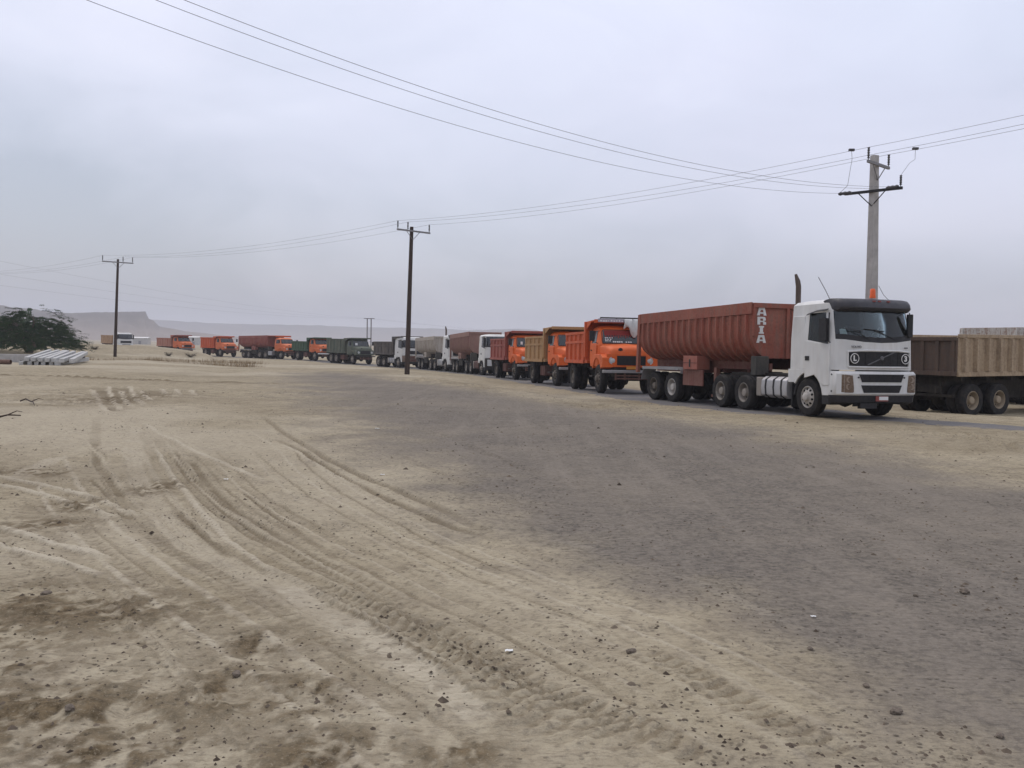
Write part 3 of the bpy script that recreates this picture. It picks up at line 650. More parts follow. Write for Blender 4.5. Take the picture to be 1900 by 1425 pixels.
def rim_mesh(r, wd, kind, mat):
    key = ('rim', r, wd, kind, mat.name)
    if key in MESHES: return MESHES[key]
    q = r * .575; mb = MB(); h = wd / 2
    if kind == 'front':
        pr = [(q, -h * .85), (q * .93, -h * .9), (q * .88, -h * .6), (q * .84, -h * .5), (q * .70, -h * .85), (q * .5, -h * 1.0), (q * .40, -h * 1.0), (q * .36, -h * 1.45), (q * .22, -h * 1.6), (.001, -h * 1.6)]
        hy, hr = -h * .87 - .004, q * .69
    else:
        pr = [(q, -h * .85), (q * .93, -h * .9), (q * .86, -h * .5), (q * .82, h * .5), (q * .6, h * .65), (q * .46, h * .55), (q * .42, -h * .5), (q * .36, -h * .75), (q * .2, -h * .8), (.001, -h * .8)]
        hy, hr = h * .56, q * .66
    mb.lathe(pr, 28)
    for k in range(10):
        a = 2 * PI * k / 10
        mb.cyl((hr * math.cos(a), hy - .008, hr * math.sin(a)), (hr * math.cos(a), hy + .03, hr * math.sin(a)), q * .105, n=8, mi=1)
        mb.cyl((q * .46 * math.cos(a + .3), -h * (1.02 if kind == 'front' else -.5) - .02, q * .46 * math.sin(a + .3)), (q * .46 * math.cos(a + .3), -h * (.9 if kind == 'front' else -.55) + .02, q * .46 * math.sin(a + .3)), q * .035, n=6, mi=0)
    me = mb.mesh('rim', [mat, HOLE], 40); MESHES[key] = me; return me
def wheel(t, x, side, track=1.02, r=.52, wd=.30, dual=False, kind='front', mat=None):
    """side -1 right, +1 left; track = distance of the outer tyre centre from the axle middle"""
    e = empty('wheel', t, (x, side * track, r), (0, 0, 0 if side < 0 else PI))
    ty = link('tyre', tyre_mesh(r, wd, dual), e); ty.rotation_euler.y = random.uniform(0, 6)
    rm = link('rim', rim_mesh(r, wd, kind, mat or RIMM), e); rm.rotation_euler.y = random.uniform(0, 6)
    return e
def axle(t, x, r, mat=CHAS):
    mb = MB(); mb.cyl((x, -.9, r), (x, .9, r), .09, n=8); mb.lathe([(.02, -.22), (.24, -.12), (.28, 0), (.24, .12), (.02, .22)], 12, 'y', (x, 0, r))
    return mb.build('axle', mat, t)
def place(t, fx, fy, rx, ry, half=1.1, hd=None, front_off=0.0):
    """stand a vehicle with its right front wheel at (fx,fy) and a right rear wheel at (rx,ry)"""
    v = Vector((fx - rx, fy - ry, 0)).normalized() if hd is None else Vector((math.sin(R(hd)), -math.cos(R(hd)), 0))
    left = Vector((-v.y, v.x, 0)); c = Vector((fx, fy, 0)) + left * half
    z0 = zs(c.x, c.y); b = c - v * 4.5; z1 = zs(b.x, b.y)
    t.location = (c.x, c.y, z0 + .008)
    t.rotation_euler = (0, math.atan2(z1 - z0, 4.5) * .9, math.atan2(v.y, v.x))

# ------------------------------------------------------------------ tipping bed
def dump_bed(t, x0, x1, z0, z1, mat, ribs=5, guard=1.5, gz=.45, hw=1.22, style='rail', tail=None, rails=True, guard_mat=None, rib_d=.075):
    mb = MB(); th = .06
    mb.box(x0, x1, -hw, hw, z0, z0 + .12)
    for s in (-1, 1):
        poly = [(x0, z0 + .12), (x1 - .45, z0 + .12), (x1, z0 + .30), (x1, z1), (x0, z1)]
        mb.prism(poly, 'y', s * hw, s * (hw - th))
        mb.box(x0 - .01, x1, s * (hw - .02), s * (hw + .055), z1 - .02, z1 + .09)
        mb.box(x0 - .01, x1 - .4, s * (hw - .02), s * (hw + .06), z0 - .02, z0 + .13)
    mb.box(x1 - .05, x1 + .02, -hw - .05, hw + .05, z0 + .13, z1 + gz)
    for s in (-1, 1):
        mb.box(x1 - .14, x1 + .05, s * (hw - .06), s * (hw + .10), z0 + .25, z1 + gz)
    bed = mb.build('bed', mat, t, bevel=0.008)
    uf = MB().box(x0 + .25, x1 - .1, -.62, .62, .97, z0 - .005)
    for k in range(6): x = x0 + .3 + (x1 - x0 - .7) * k / 5; uf.box(x - .05, x + .05, -hw + .04, hw - .04, z0 - .16, z0 - .004)
    uf.build('underframe', CHAS, t)
    zr = z0 + (z1 - z0) * .72
    if style == 'rail':
        rl = MB()
        for s in (-1, 1): rl.box(x0, x1 - .1, s * hw, s * (hw + .05), zr - .05, zr + .06)
        rl.build('side_rail', mat, bed)
    for s in (-1, 1):
        for k in range(ribs):
            x = x0 + .25 + (x1 - x0 - .6) * k / (ribs - 1)
            r = MB()
            def rib(a, b): r.hexa([(x - .085, s * hw, a), (x + .085, s * hw, a), (x + .05, s * (hw + rib_d), a + .02), (x - .05, s * (hw + rib_d), a + .02), (x - .085, s * hw, b), (x + .085, s * hw, b), (x + .05, s * (hw + rib_d), b - .02), (x - .05, s * (hw + rib_d), b - .02)])
            if style == 'rail': rib(z0 + .13, zr - .05); rib(zr + .06, z1 - .02)
            else: rib(z0 + .13, z1 - .02)
            r.build('rib', mat, bed, smooth=0)
    tg = MB()
    tg.box(x0 - .07, x0, -hw + .01, hw - .01, z0 + .02, z1 - .02)
    for k in range(5):
        y = -hw + .12 + (2 * hw - .24) * k / 4
        tg.box(x0 - .13, x0 - .07, y - .06, y + .06, z0 + .05, z1 - .05)
    tg.box(x0 - .14, x0 - .07, -hw, hw, z0 + .0, z0 + .14); tg.box(x0 - .14, x0 - .07, -hw, hw, z1 - .12, z1)
    tg.build('tailgate', tail or mat, t, bevel=.006)
    if guard:
        g = MB(); za = z1 + gz
        g.hexa([(x1 - .02, -hw - .05, za - .06), (x1 + guard, -hw - .02, za - .02), (x1 + guard, hw + .02, za - .02), (x1 - .02, hw + .05, za - .06), (x1 - .02, -hw - .05, za), (x1 + guard, -hw - .02, za + .04), (x1 + guard, hw + .02, za + .04), (x1 - .02, hw + .05, za)])
        g.box(x1 + guard - .06, x1 + guard + .02, -hw - .02, hw + .02, za - .09, za + .06)
        for s in (-1, 1): g.hexa([(x1, s * (hw + .05), za - .35), (x1 + guard * .6, s * (hw + .03), za - .07), (x1 + guard * .6, s * hw, za - .07), (x1, s * hw, za - .35), (x1, s * (hw + .05), za - .02), (x1 + guard * .6, s * (hw + .03), za - .02), (x1 + guard * .6, s * hw, za - .02), (x1, s * hw, za - .02)])
        g.build('cab_guard', guard_mat or mat, t, bevel=.008)
    return bed
def chassis(t, x0, x1, zc=.95, mat=CHAS, cross=4):
    mb = MB()
    for s in (-1, 1): mb.box(x0, x1, s * .38, s * .46, zc - .22, zc)
    for k in range(cross):
        x = x0 + .2 + (x1 - x0 - .6) * k / (cross - 1); mb.box(x - .06, x + .06, -.38, .38, zc - .2, zc - .02)
    mb.box(x0 + .6, x1 - 2.0, -.30, .30, zc - .45, zc - .22)
    mb.box(x0 + .3, x1 - 1.8, -.55, .55, zc, zc + .16)
    return mb.build('chassis', mat, t)

# ------------------------------------------------------------------ short-bonnet truck cab
def hooded_cab(t, mat, z_up=0.0, roof=2.66, mirrors=True, banner=False, decals=False, hood_mat=None, grille=BLACKP, bump_mat=STEEL, plate=PLATE_Y, visor=None, glass=GLS):
    RH = roof; before = set(t.children)
    LV = [(.95, .06, 1.14, -1.38), (1.30, .08, 1.17, -1.40), (1.84, .04, 1.16, -1.40), (1.90, .0, 1.15, -1.40), (2.46, -.26, 1.05, -1.36), (RH - .10, -.36, 1.0, -1.33), (RH - .02, -.48, .88, -1.25), (RH + .02, -.75, .60, -1.05)]
    def prof(z):
        for a, b in zip(LV[:-1], LV[1:]):
            if z <= b[0]:
                u = (z - a[0]) / (b[0] - a[0]); return [a[i] + (b[i] - a[i]) * u for i in range(4)]
        return LV[-1]
    def ring(z):
        _, xf, hw, xr = prof(z); pts = []
        rf, rr_ = .30, .14
        for k in range(5): a = PI / 2 * k / 4; pts.append((xr + rr_ - rr_ * math.cos(a), -(hw - rr_) - rr_ * math.sin(a), z))
        for k in range(7): a = PI / 2 * k / 6; pts.append((xf - rf + rf * math.sin(a), -(hw - rf) - rf * math.cos(a), z))
        return pts + [(x, -y, zz) for x, y, zz in reversed(pts)]
    cb = MB().loft([ring(l[0]) for l in LV]).build('cab', mat, t, smooth=40)
    def fx(y, z, o):
        _, xf, hw, xr = prof(z); a = abs(y); rf = .30
        if a <= hw - rf: return xf + o
        return xf - rf + math.sqrt(max(0, rf * rf - (a - hw + rf) ** 2)) + o
    ys = [-.93, -.86, -.76, -.5, -.25, 0, .25, .5, .76, .86, .93]
    zz = [1.93, 2.02, 2.2, 2.38, 2.46]
    def wsp(o, a=0.0): return [[(fx(y * (1 - .10 * (z - 1.93)), z, o), y * (1 - .10 * (z - 1.93)), z) for z in zz] for y in ys]
    MB().strip(wsp(.006), thick=(-.02, 0, 0)).build('windshield', glass, t)
    fr = MB()
    rim = [(y, zz[0] - .02) for y in ys] + [(ys[-1] + .02 - .05 * (z - 1.93), z) for z in zz[1:-1]] + [(y * .93, zz[-1] + .02) for y in reversed(ys)] + [(ys[0] - .02 + .05 * (z - 1.93), z) for z in reversed(zz[1:-1])]
    fr.tube([(fx(y, z, .008), y, z) for y, z in rim + rim[:1]], .016, 5)
    fr.build('windshield_seal', BLACKP, t)
    for s in (-1, 1):
        def sy(z, o): return s * (prof(z)[2] + o)
        wp = MB().strip([[(-1.02, sy(z, .006), z) for z in (1.92, 2.2, 2.42)], [(-.42, sy(z, .006), z) for z in (1.92, 2.2, 2.42)], [(-.30 - .0, sy(1.92, .006), 1.92), (-.36, sy(2.2, .006), 2.2), (-.44, sy(2.42, .006), 2.42)]], thick=(0, -s * .02, 0))
        wp.build('side_window', glass, t)
        dr = MB().prism([(-1.10, 1.02), (-.48, 1.02), (-.30, 1.34), (-.12, 1.36), (-.12, 1.84), (-1.10, 1.84)], 'y', s * 1.165, s * 1.182).build('door', mat, t, bevel=.006)
        MB().box(-1.0, -.84, s * 1.182, s * 1.21, 1.60, 1.64).build('handle', BLACKP, dr)
        if mirrors:
            m = MB(); m.tube([(-.1, s * 1.12, 1.9), (.12, s * 1.42, 2.0), (.12, s * 1.42, 2.4), (-.1, s * 1.04, 2.42)], .014, 5)
            m.box(.06, .13, s * 1.31, s * 1.53, 2.0, 2.42); m.build('mirror', BLACKP, t)
    hm = hood_mat or mat
    def hr(x, hw, zt, zb):
        pts = [(x, -hw, zb), (x, -hw * 1.02, zb + (zt - zb) * .55)]
        for k in range(1, 6): a = PI / 2 * k / 6; pts.append((x, -hw * (1.02 - .34 * math.sin(a) ** 2 * (k / 6)), zt - .20 + .20 * math.sin(a) - .0))
        pts.append((x, -hw * .55, zt)); pts.append((x, 0, zt + .035))
        return pts + [(x, -y, z) for _, y, z in reversed(pts[:-1])]
    rs = [hr(-.12, 1.08, 1.88, 1.0), hr(.2, 1.0, 1.87, 1.0), hr(.55, .93, 1.83, 1.0), hr(.82, .88, 1.77, 1.0), hr(.95, .84, 1.69, 1.02), hr(1.01, .78, 1.58, 1.06)]
    MB().loft(rs).build('hood', hm, t, smooth=45)
    # lower nose with the lamp openings, grille and air intake badge
    def nx(y): return 1.055 - .10 * (abs(y) / .9) ** 3
    yy = [-1.0, -.85, -.7, -.4, 0, .4, .7, .85, 1.0]
    ns = MB().strip([[(nx(y), y, z) for z in (.94, .98, 1.40, 1.48)] for y in yy], thick=(-.3, 0, 0)).build('nose_panel', hm, t, smooth=40, bevel=.012)
    gr = MB().strip([[(nx(y) + .012, y, z) for z in (1.02, 1.40)] for y in (-.60, -.3, 0, .3, .60)], thick=(-.03, 0, 0))
    for k in range(6): gr.strip([[(nx(y) + .024, y, z) for z in (1.045 + .06 * k, 1.062 + .06 * k)] for y in (-.58, 0, .58)], thick=(-.02, 0, 0))
    gr.build('grille', grille, t)
    for s in (-1, 1):
        hl = MB().lathe([(.001, nx(.8) + .045), (.07, nx(.8) + .04), (.115, nx(.8) + .012), (.125, nx(.8) + .012), (.135, nx(.8) - .02)], 20, 'x', (0, s * .77, 1.2)).build('headlight', LENSW, t)
        MB().lathe([(.128, nx(.8) + .0), (.15, nx(.8) + .016), (.165, nx(.8) - .015), (.16, nx(.8) - .05)], 20, 'x', (0, s * .77, 1.2)).build('lamp_ring', CHROME, hl)
    MB().lathe([(.001, .02), (.035, .022), (.05, .012), (.085, .012), (.10, -.0), (.10, -.05)], 18, 'x', (.985, -.45, 1.62)).build('air_intake', [BLACKP], t)
    # fenders
    for s in (-1, 1):
        arc = [(.72 * math.cos(R(a)), .54 + .76 * math.sin(R(a))) for a in range(155, 24, -13)]
        poly = [(-.74, .88), (-.72, 1.30), (-.40, 1.45), (.7, 1.45), (.96, 1.32), (1.0, .92), (.74, .90)] + arc[::-1]
        MB().prism(poly, 'y', s * .76, s * 1.20).build('fender', mat, t, bevel=.02)
        st = MB().box(-1.25, -.75, s * .85, s * 1.18, .50, .56); st.box(-1.25, -.75, s * .95, s * 1.16, .82, .87); st.build('step', CHAS, t)
    bp = MB(); bp.prism([(1.02, -1.22), (1.18, -1.18), (1.24, -.9), (1.25, 0), (1.24, .9), (1.18, 1.18), (1.02, 1.22)], 'z', .70, .82)
    bp.build('bumper', bump_mat, t, bevel=.015)
    MB().box(.55, .98, -.72, .72, .55, .95).build('radiator', CHAS, t)
    gd = MB()
    for z in (.60, .48): gd.box(1.12, 1.2, -.7, .7, z - .03, z + .03)
    for y in (-.68, -.3, .3, .68): gd.box(1.10, 1.18, y - .03, y + .03, .42, .70)
    gd.build('bumper_guard', CHAS_R, t)
    if plate:
        MB().box(1.255, 1.27, -.27, .27, .86, .98).build('number_plate', plate, t)
    if visor:
        MB().strip([[(fx(y, 2.50, .02), y, 2.50), (fx(y, 2.50, .26), y * 1.02, 2.44)] for y in (-.9, -.6, 0, .6, .9)], thick=(0, 0, .02)).build('sun_visor', visor, t)
    if banner:
        MB().strip([[(fx(y, z, .02), y, z) for z in (2.26, 2.36, 2.455)] for y in (-.84, -.5, -.2, .2, .5, .84)], thick=(-.006, 0, 0)).build('banner', BANNER, t)
        fringe = MB()
        for k in range(16):
            y = -.80 + k * .106
            fringe.strip([[(fx(q, z, .018), q, z) for z in (2.17 + .03 * math.sin(k * 2.1), 2.27)] for q in (y, y + .05)], thick=(-.004, 0, 0))
        fringe.build('fringe', BANNER, t)
    if decals:
        for (a, b_, zl, zh) in ((-.83, -.46, 2.13, 2.16), (-.83, -.52, 2.065, 2.10), (-.83, -.56, 2.0, 2.035), (-.50, -.05, 1.955, 2.01), (.05, .34, 1.955, 2.0)):
            n = max(2, int((b_ - a) / .08)); d = MB()
            for k in range(n):
                q = a + (b_ - a) * k / n; q2 = q + (b_ - a) / n * random.uniform(.55, .85)
                d.strip([[(fx(y, z, .014), y, z) for z in (zl, zh)] for y in (q, q2)], thick=(-.004, 0, 0))
            d.build('windshield_sticker', PAPER, t)
    for o in t.children:
        if o not in before: o.location.z += z_up
    return cb

def hooded_truck(name, label, cat, group, cab, bed, tail=None, chas=CHAS, axles=(-4.4,), bedx=(-5.9, -1.62), z0=1.22, z1=2.50, gz=.5, guard=1.35, ribs=5, style='rail', rimf=RIMM, rimr=RIMM, tank=CHAS_R, r=.60, guard_mat=None, **kw):
    t = empty(name); tag(t, label, cat, group)
    hooded_cab(t, cab, z_up=.15, **kw)
    chassis(t, (bedx[0] if bed else axles[-1] - .9) + .1, .9, mat=chas)
    for s in (-1, 1):
        wheel(t, 0, s, .98, r, .31, False, 'front', rimf)
        for a in axles: wheel(t, a, s, 1.06, r, .29, True, 'rear', rimr)
    axle(t, 0, r, chas)
    for a in axles: axle(t, a, r, chas)
    if bed: dump_bed(t, bedx[0], bedx[1], z0, z1, bed, ribs, guard, gz, style=style, tail=tail, guard_mat=guard_mat)
    if tank is not None:
        for s in (-1, 1):
            tk = MB(); tk.box(-2.9, -2.0, s * .62, s * 1.12, .48, 1.0); tk.box(-2.72, -2.66, s * .60, s * 1.14, .46, 1.02); tk.box(-2.24, -2.18, s * .60, s * 1.14, .46, 1.02)
            tk.build('fuel_tank', tank, t, bevel=.05)
    if bed:
        hy = MB(); hy.cyl((bedx[1] + .08, 0, .8), (bedx[1] + .08, 0, z1 - .1), .10, n=10); hy.build('hoist_cylinder', CHAS, t)
        for s in (-1, 1): MB().box(bedx[0] - .02, bedx[0] + .06, s * .55, s * .95, .86, 1.02).build('tail_lamp', PLATE_R, t)
        for s in (-1, 1): MB().box(axles[-1] - .85, axles[-1] - .82, s * .72, s * 1.22, .30, .98).build('mudflap', BLACKP, t)
    return t

# ------------------------------------------------------------------ forward-control cab
def forward_cab(t, mat, detail=False, visor=True, grille=BLACKP, lower=None, roof=3.10, bumper_mat=None, lamp=LENS, mirror_mat=BLACKP, old=False, plate=True, stack=True):
    ST = [(-.86, 0), (-.86, -1.12), (-.79, -1.21), (-.10, -1.24), (.02, -1.24), (.90, -1.235), (1.0, -1.23), (1.13, -1.175), (1.29, -1.0), (1.385, -.5), (1.41, 0)]
    AO = [.12, .12, .12, .12, .12, 0, .0, .13, .12, .06, .04]
    top = roof
    def pt(i, z, k=1.0):
        x, y = ST[i]; q = max(0, z - 1.95)
        if i >= 5: x -= q * .24
        y *= 1 - q * .055
        return (x * k if i >= 5 else x + (1 - k) * .8, y * k, z)
    def ring(kind, k=1.0):
        half = []
        for i in range(len(ST)):
            if kind == 'low': z = 1.27
            elif kind == 'A': z = 1.93 + AO[i]
            elif kind == 'A2': z = 1.93 + AO[i] + .14
            elif kind == 'B': z = 2.80 if i >= 7 else 2.76
            elif kind == 'C': z = top - .10
            if kind == 'D':
                x, y, _ = pt(i, top - .02); half.append((.2 + (x - .2) * .94 if i else x + .05, y * .93, top - .02)); continue
            if kind == 'E':
                x, y, _ = pt(i, top); half.append((.2 + (x - .2) * .75, y * .72, top + .03)); continue
            half.append(pt(i, z, k))
        return half + [(x, -y, z) for x, y, z in reversed(half[1:-1])]
    n = 2 * (len(ST) - 2) + 2
    side = {4, n - 5}; ws = {7, 8, 9, 10, 11, 12}
    kinds = ['low', 'A', 'A2', 'B', 'C', 'D', 'E']
    def skip(j, i): return (j in (1, 2) and i in side) or (j in (1, 2) and i in ws)
    cb = MB().loft([ring(k) for k in kinds], skip=skip).build('cab', mat, t, smooth=32)
    lin = MB().loft([ring(k, .972) for k in kinds[:5]], skip=skip).build('cab_lining', INTER, t)
    A, A2, B = ring('A', .995), ring('A2', .995), ring('B', .995)
    gm = CGL if detail else GLS
    g = MB()
    idx = [7, 8, 9, 10, 11, 12, 13]
    g.strip([[A2[i], B[i]] for i in idx], thick=(-.012, 0, 0)); g.build('windshield', gm, t, smooth=50)
    MB().strip([[ring('A', 1.0)[i], ring('A2', 1.0)[i]] for i in idx], thick=(-.03, 0, 0)).build('cowl_panel', BLACKP, t)
    for i0, s in ((4, -1), (n - 5, 1)):
        MB().strip([[A[i0], A2[i0], B[i0]], [A[i0 + 1], A2[i0 + 1], B[i0 + 1]]], thick=(0, -s * .012, 0)).build('side_window', gm, t)
    if detail:
        ip = MB(); ip.box(.55, 1.16, -.92, .92, 1.45, 2.02); ip.build('dashboard', INTER, t, bevel=.04)
        for y in (-.6, .6):
            sb = MB(); sb.box(-.35, .2, y - .28, y + .28, 1.45, 1.72); sb.hexa([(-.45, y - .27, 1.6), (-.25, y - .27, 1.6), (-.25, y + .27, 1.6), (-.45, y + .27, 1.6), (-.6, y - .22, 2.5), (-.46, y - .22, 2.5), (-.46, y + .22, 2.5), (-.6, y + .22, 2.5)]); sb.build('seat', INTER, t, bevel=.03)
        sw = MB(); c = Vector((.55, .6, 2.08)); u = Vector((.45, 0, 1)).normalized(); a = u.orthogonal().normalized(); b = u.cross(a)
        sw.tube([c + (a * math.cos(2 * PI * k / 20) + b * math.sin(2 * PI * k / 20)) * .24 for k in range(21)], .017, 6); sw.tube([c, (.75, .6, 1.8)], .03, 6); sw.tube([c - a * .24, c + a * .24], .014, 5); sw.tube([c - b * .24, c + b * .24], .014, 5)
        sw.build('steering_wheel', INTER, t)
        pp = MB(); pp.hexa([(1.02, -.95, 2.06), (1.04, -.95, 2.06), (1.07, -.72, 2.06), (1.05, -.72, 2.06), (.96, -.95, 2.32), (.98, -.95, 2.32), (1.01, -.82, 2.36), (.99, -.82, 2.36)]); pp.box(1.0, 1.12, -.95, -.6, 2.055, 2.075); pp.build('paper_sheet', PAPER, t)
    # wipers
    for y0, y1 in ((-.35, -1.0 + .2), (.45, -.15)):
        wz = MB(); wz.tube([(1.40 - .03, y0, 2.06), (1.345, (y0 + y1) / 2 - .08, 2.22), (1.33, y1 - .02, 2.30)], .011, 5); wz.tube([(1.34, y1 + .28, 2.27), (1.305, y1 - .32, 2.33)], .012, 5); wz.build('wiper', BLACKP, t)
    # doors, lower corner panels and wheel arches
    for s in (-1, 1):
        dr = MB().prism([(-.09, 1.03), (.36, 1.13), (.70, .86), (.99, .86), (.99, 1.915), (.92, 1.915), (.02, 2.03), (-.09, 2.03)], 'y', s * 1.225, s * 1.252).build('door', mat, t, bevel=.008)
        hd = MB().box(-.06, .12, s * 1.252, s * 1.262, 1.50, 1.62); hd.box(-.05, .11, s * 1.26, s * 1.275, 1.57, 1.60); hd.build('handle', BLACKP, dr)
        arc = [(.03 + .66 * math.cos(R(a)), .50 + .68 * math.sin(R(a))) for a in range(8, 150, 14)]
        MB().prism([(-.86, 1.265), (-.86, .90), (-.58, .90)] + arc[::-1] + [(1.0, .60), (1.0, 1.265)], 'y', s * .95, s * 1.235).build('fender', mat, t, bevel=.01)
        MB().tube([(x, s * 1.15, z) for x, z in [(.03 + .65 * math.cos(R(a)), .50 + .67 * math.sin(R(a))) for a in range(-5, 178, 9)]], .055, 6).build('wheel_arch', BLACKP, t)
        MB().box(.66, 1.02, s * .9, s * 1.225, .36, .60).build('step', BLACKP, t, bevel=.015)
        pl = MB(); pl.prism([(-.72, 2.08), (-.17, 2.08), (-.17, 2.70), (-.70, 2.70)], 'y', s * 1.17, s * (1.208 if detail else 1.19)); pl.build('side_panel', mat, t, bevel=.01)
        m = MB()
        if detail and s > 0: m.tube([(1.0, 1.08, 2.80), (1.24, .99, 2.78), (1.24, 1.0, 2.1), (1.2, 1.05, 2.0)], .014, 5); m.box(1.20, 1.28, .93, 1.08, 2.14, 2.74)
        elif detail: m.tube([(.86, -1.19, 2.74), (.95, -1.26, 2.74), (.95, -1.27, 2.0), (.98, -1.22, 1.97)], .018, 5); m.box(.62, .92, -1.33, -1.25, 2.02, 2.60)
        else: m.tube([(.86, s * 1.19, 2.74), (1.10, s * 1.28, 2.76), (1.12, s * 1.30, 2.0), (1.0, s * 1.22, 1.97)], .018, 5); m.box(1.06, 1.16, s * 1.20, s * 1.38, 2.05, 2.72)
       
        m.build('mirror', mirror_mat, t, bevel=.03)
        wd = MB(); wd.strip([[(-.02, s * 1.225, 2.74), (-.02, s * 1.275, 2.70)], [(.4, s * 1.215, 2.82), (.4, s * 1.275, 2.78)], [(.84, s * 1.20, 2.84), (.84, s * 1.26, 2.80)]], thick=(0, 0, .015)); wd.build('wind_deflector', BLACKP, t)
    BX = [(-1.25, 1.12), (-1.22, 1.25), (-1.08, 1.39), (-.6, 1.452), (0, 1.46), (.6, 1.452), (1.08, 1.39), (1.22, 1.25), (1.25, 1.12)]
    def bx(y): return float(np.interp(y, [b[0] for b in BX], [b[1] for b in BX]))
    def bring(z, k=0): return [(x - k, y * (1 - k * .4), z) for y, x in BX] + [(.96, 1.24, z), (.96, -1.24, z)]
    MB().loft([bring(.62, .03), bring(.66), bring(1.17), bring(1.235, .05)]).build('bumper', bumper_mat or mat, t, smooth=30)
    MB().loft([bring(.40, .10), bring(.44, .05), bring(.615, .03)]).build('bumper_skirt', BLACKP, t)
    for (zl, zh, wl, wh) in ((.96, 1.16, .60, .68), (.69, .88, .54, .62)):
        gr = MB().prism([(-wl, zl), (wl, zl), (wh, zh), (-wh, zh)], 'x', 1.435, 1.466)
        for k in range(4): z = zl + (zh - zl) * (k + .5) / 4; gr.box(1.464, 1.478, -wl + .03, wl - .03, z - .009, z + .009)
        for k in range(5): y = -wl * .6 + wl * 1.2 * k / 4; gr.box(1.464, 1.475, y - .01, y + .01, zl + .015, zh - .015)
        gr.build('lower_grille', grille if lower is None else lower, t)
    for s in (-1, 1):
        MB().strip([[(bx(y) + .012, s * y, zl), (bx(y) + .012, s * y, zh)] for y, zl, zh in ((.82, .70, .80), (.86, .69, 1.13), (.95, .69, 1.14), (1.06, .69, 1.15), (1.13, .70, 1.15))], thick=(-.04, 0, 0)).build('headlight', lamp, t, bevel=.006)
        if detail:
            for y_, z_ in ((.96, 1.02), (.97, .84)): MB().lathe([(.001, bx(y_) + .006), (.05, bx(y_) + .012), (.07, bx(y_) + .016), (.078, bx(y_) + .012), (.078, bx(y_) - .02)], 16, 'x', (0, s * y_, z_)).build('reflector', paint('dull_lamp_reflector', (.26, .20, .15), .25, .1), t)
    def fx(y): return float(np.interp(abs(y), [0, .5, 1.0, 1.175], [1.41, 1.385, 1.29, 1.13]))
    y9 = [-.90, -.7, -.35, 0, .35, .7, .90]
    zl, zh = (1.37, 1.74) if not old else (1.30, 1.80)
    gu = MB().strip([[(fx(y) + .012, y, zl), (fx(y) + .012, y, zh)] for y in y9], thick=(-.04, 0, 0))
    for k in range(5): z = zl + (zh - zl) * (k + .5) / 5; gu.strip([[(fx(y) + .022, y, z - .012), (fx(y) + .022, y, z + .012)] for y in y9], thick=(-.015, 0, 0))
    for y in (-.45, -.2, .05, .3, .55): gu.strip([[(fx(q) + .020, q, zl + .02), (fx(q) + .020, q, zh - .02)] for q in (y - .012, y + .012)], thick=(-.015, 0, 0))
    gu.build('grille', grille, t)
    if detail:
        fr = MB(); fr.tube([(fx(y) + .015, y, z) for y, z in [(-.93, zl - .02), (-.5, zl - .03), (0, zl - .03), (.5, zl - .03), (.93, zl - .02), (.94, zh), (.5, zh + .03), (0, zh + .03), (-.5, zh + .03), (-.94, zh), (-.93, zl - .02)]], .028, 6); fr.build('grille_frame', mat, t)
        ds = MB(); ds.hexa([(1.41, -.42, 1.41), (1.44, -.42, 1.41), (1.44, -.40, 1.395), (1.41, -.40, 1.395), (1.42, .38, 1.745), (1.445, .38, 1.745), (1.445, .41, 1.73), (1.42, .41, 1.73)]); ds.build('diagonal_bar', LETG, t)
        MB().lathe([(.001, 1.462), (.04, 1.462), (.055, 1.45), (.055, 1.42)], 18, 'x', (0, 0, 1.575)).build('emblem', LETG, t)
        for y, ch in ((-.78, 'L'), (.78, '3')):
            d = MB().lathe([(.001, 0), (.125, 0), (.135, -.01), (.135, -.05)], 24, 'x', (fx(y) + .05, y, 1.565)).build('round_lamp_cover', BLACKP, t)
            MB().lathe([(.114, .003), (.117, .010), (.129, .010), (.133, .003)], 24, 'x', (fx(y) + .05, y, 1.565)).build('cover_ring', LETW, d)
            link('lettering', (lambda m: (m.materials.append(LETW), m)[1])(text_mesh(ch, .19, .004, .007)), d, (fx(y) + .056, y, 1.565), (PI / 2, 0, PI / 2))
        tm = text_mesh('VOLVO', .085, .004, .001); tm.materials.append(LETG)
        link('lettering', tm, t, (fx(-.70) + .008, -.72, 1.86), (PI / 2, 0, PI / 2 - .13))
        MB().strip([[(fx(y) + .006, y, z) for z in (1.84, 1.87)] for y in (.78, .9)], thick=(-.01, 0, 0)).build('model_badge', LETG, t)
        for s in (-1, 1):
            for p, q in (((1.43, s * .70, 1.08), (1.462, s * .70, 1.08)), ((1.1, s * 1.235, .72), (1.1, s * 1.262, .72)), ((1.1, s * 1.235, 1.15), (1.1, s * 1.262, 1.15))): MB().cyl(p, q, .022, n=8).build('bolt', BLACKP, t)
        MB().box(1.30, 1.42, -.6, -.1, .28, .42).build('tow_bracket', BLACKP, t)
    if plate:
        p = MB(); p.box(1.435, 1.448, -.16, .22, .47, .60); p.build('number_plate', PLATE_R, t); p = MB(); p.box(1.444, 1.452, -.06, .215, .50, .59); p.build('number_plate', PAPER, t)
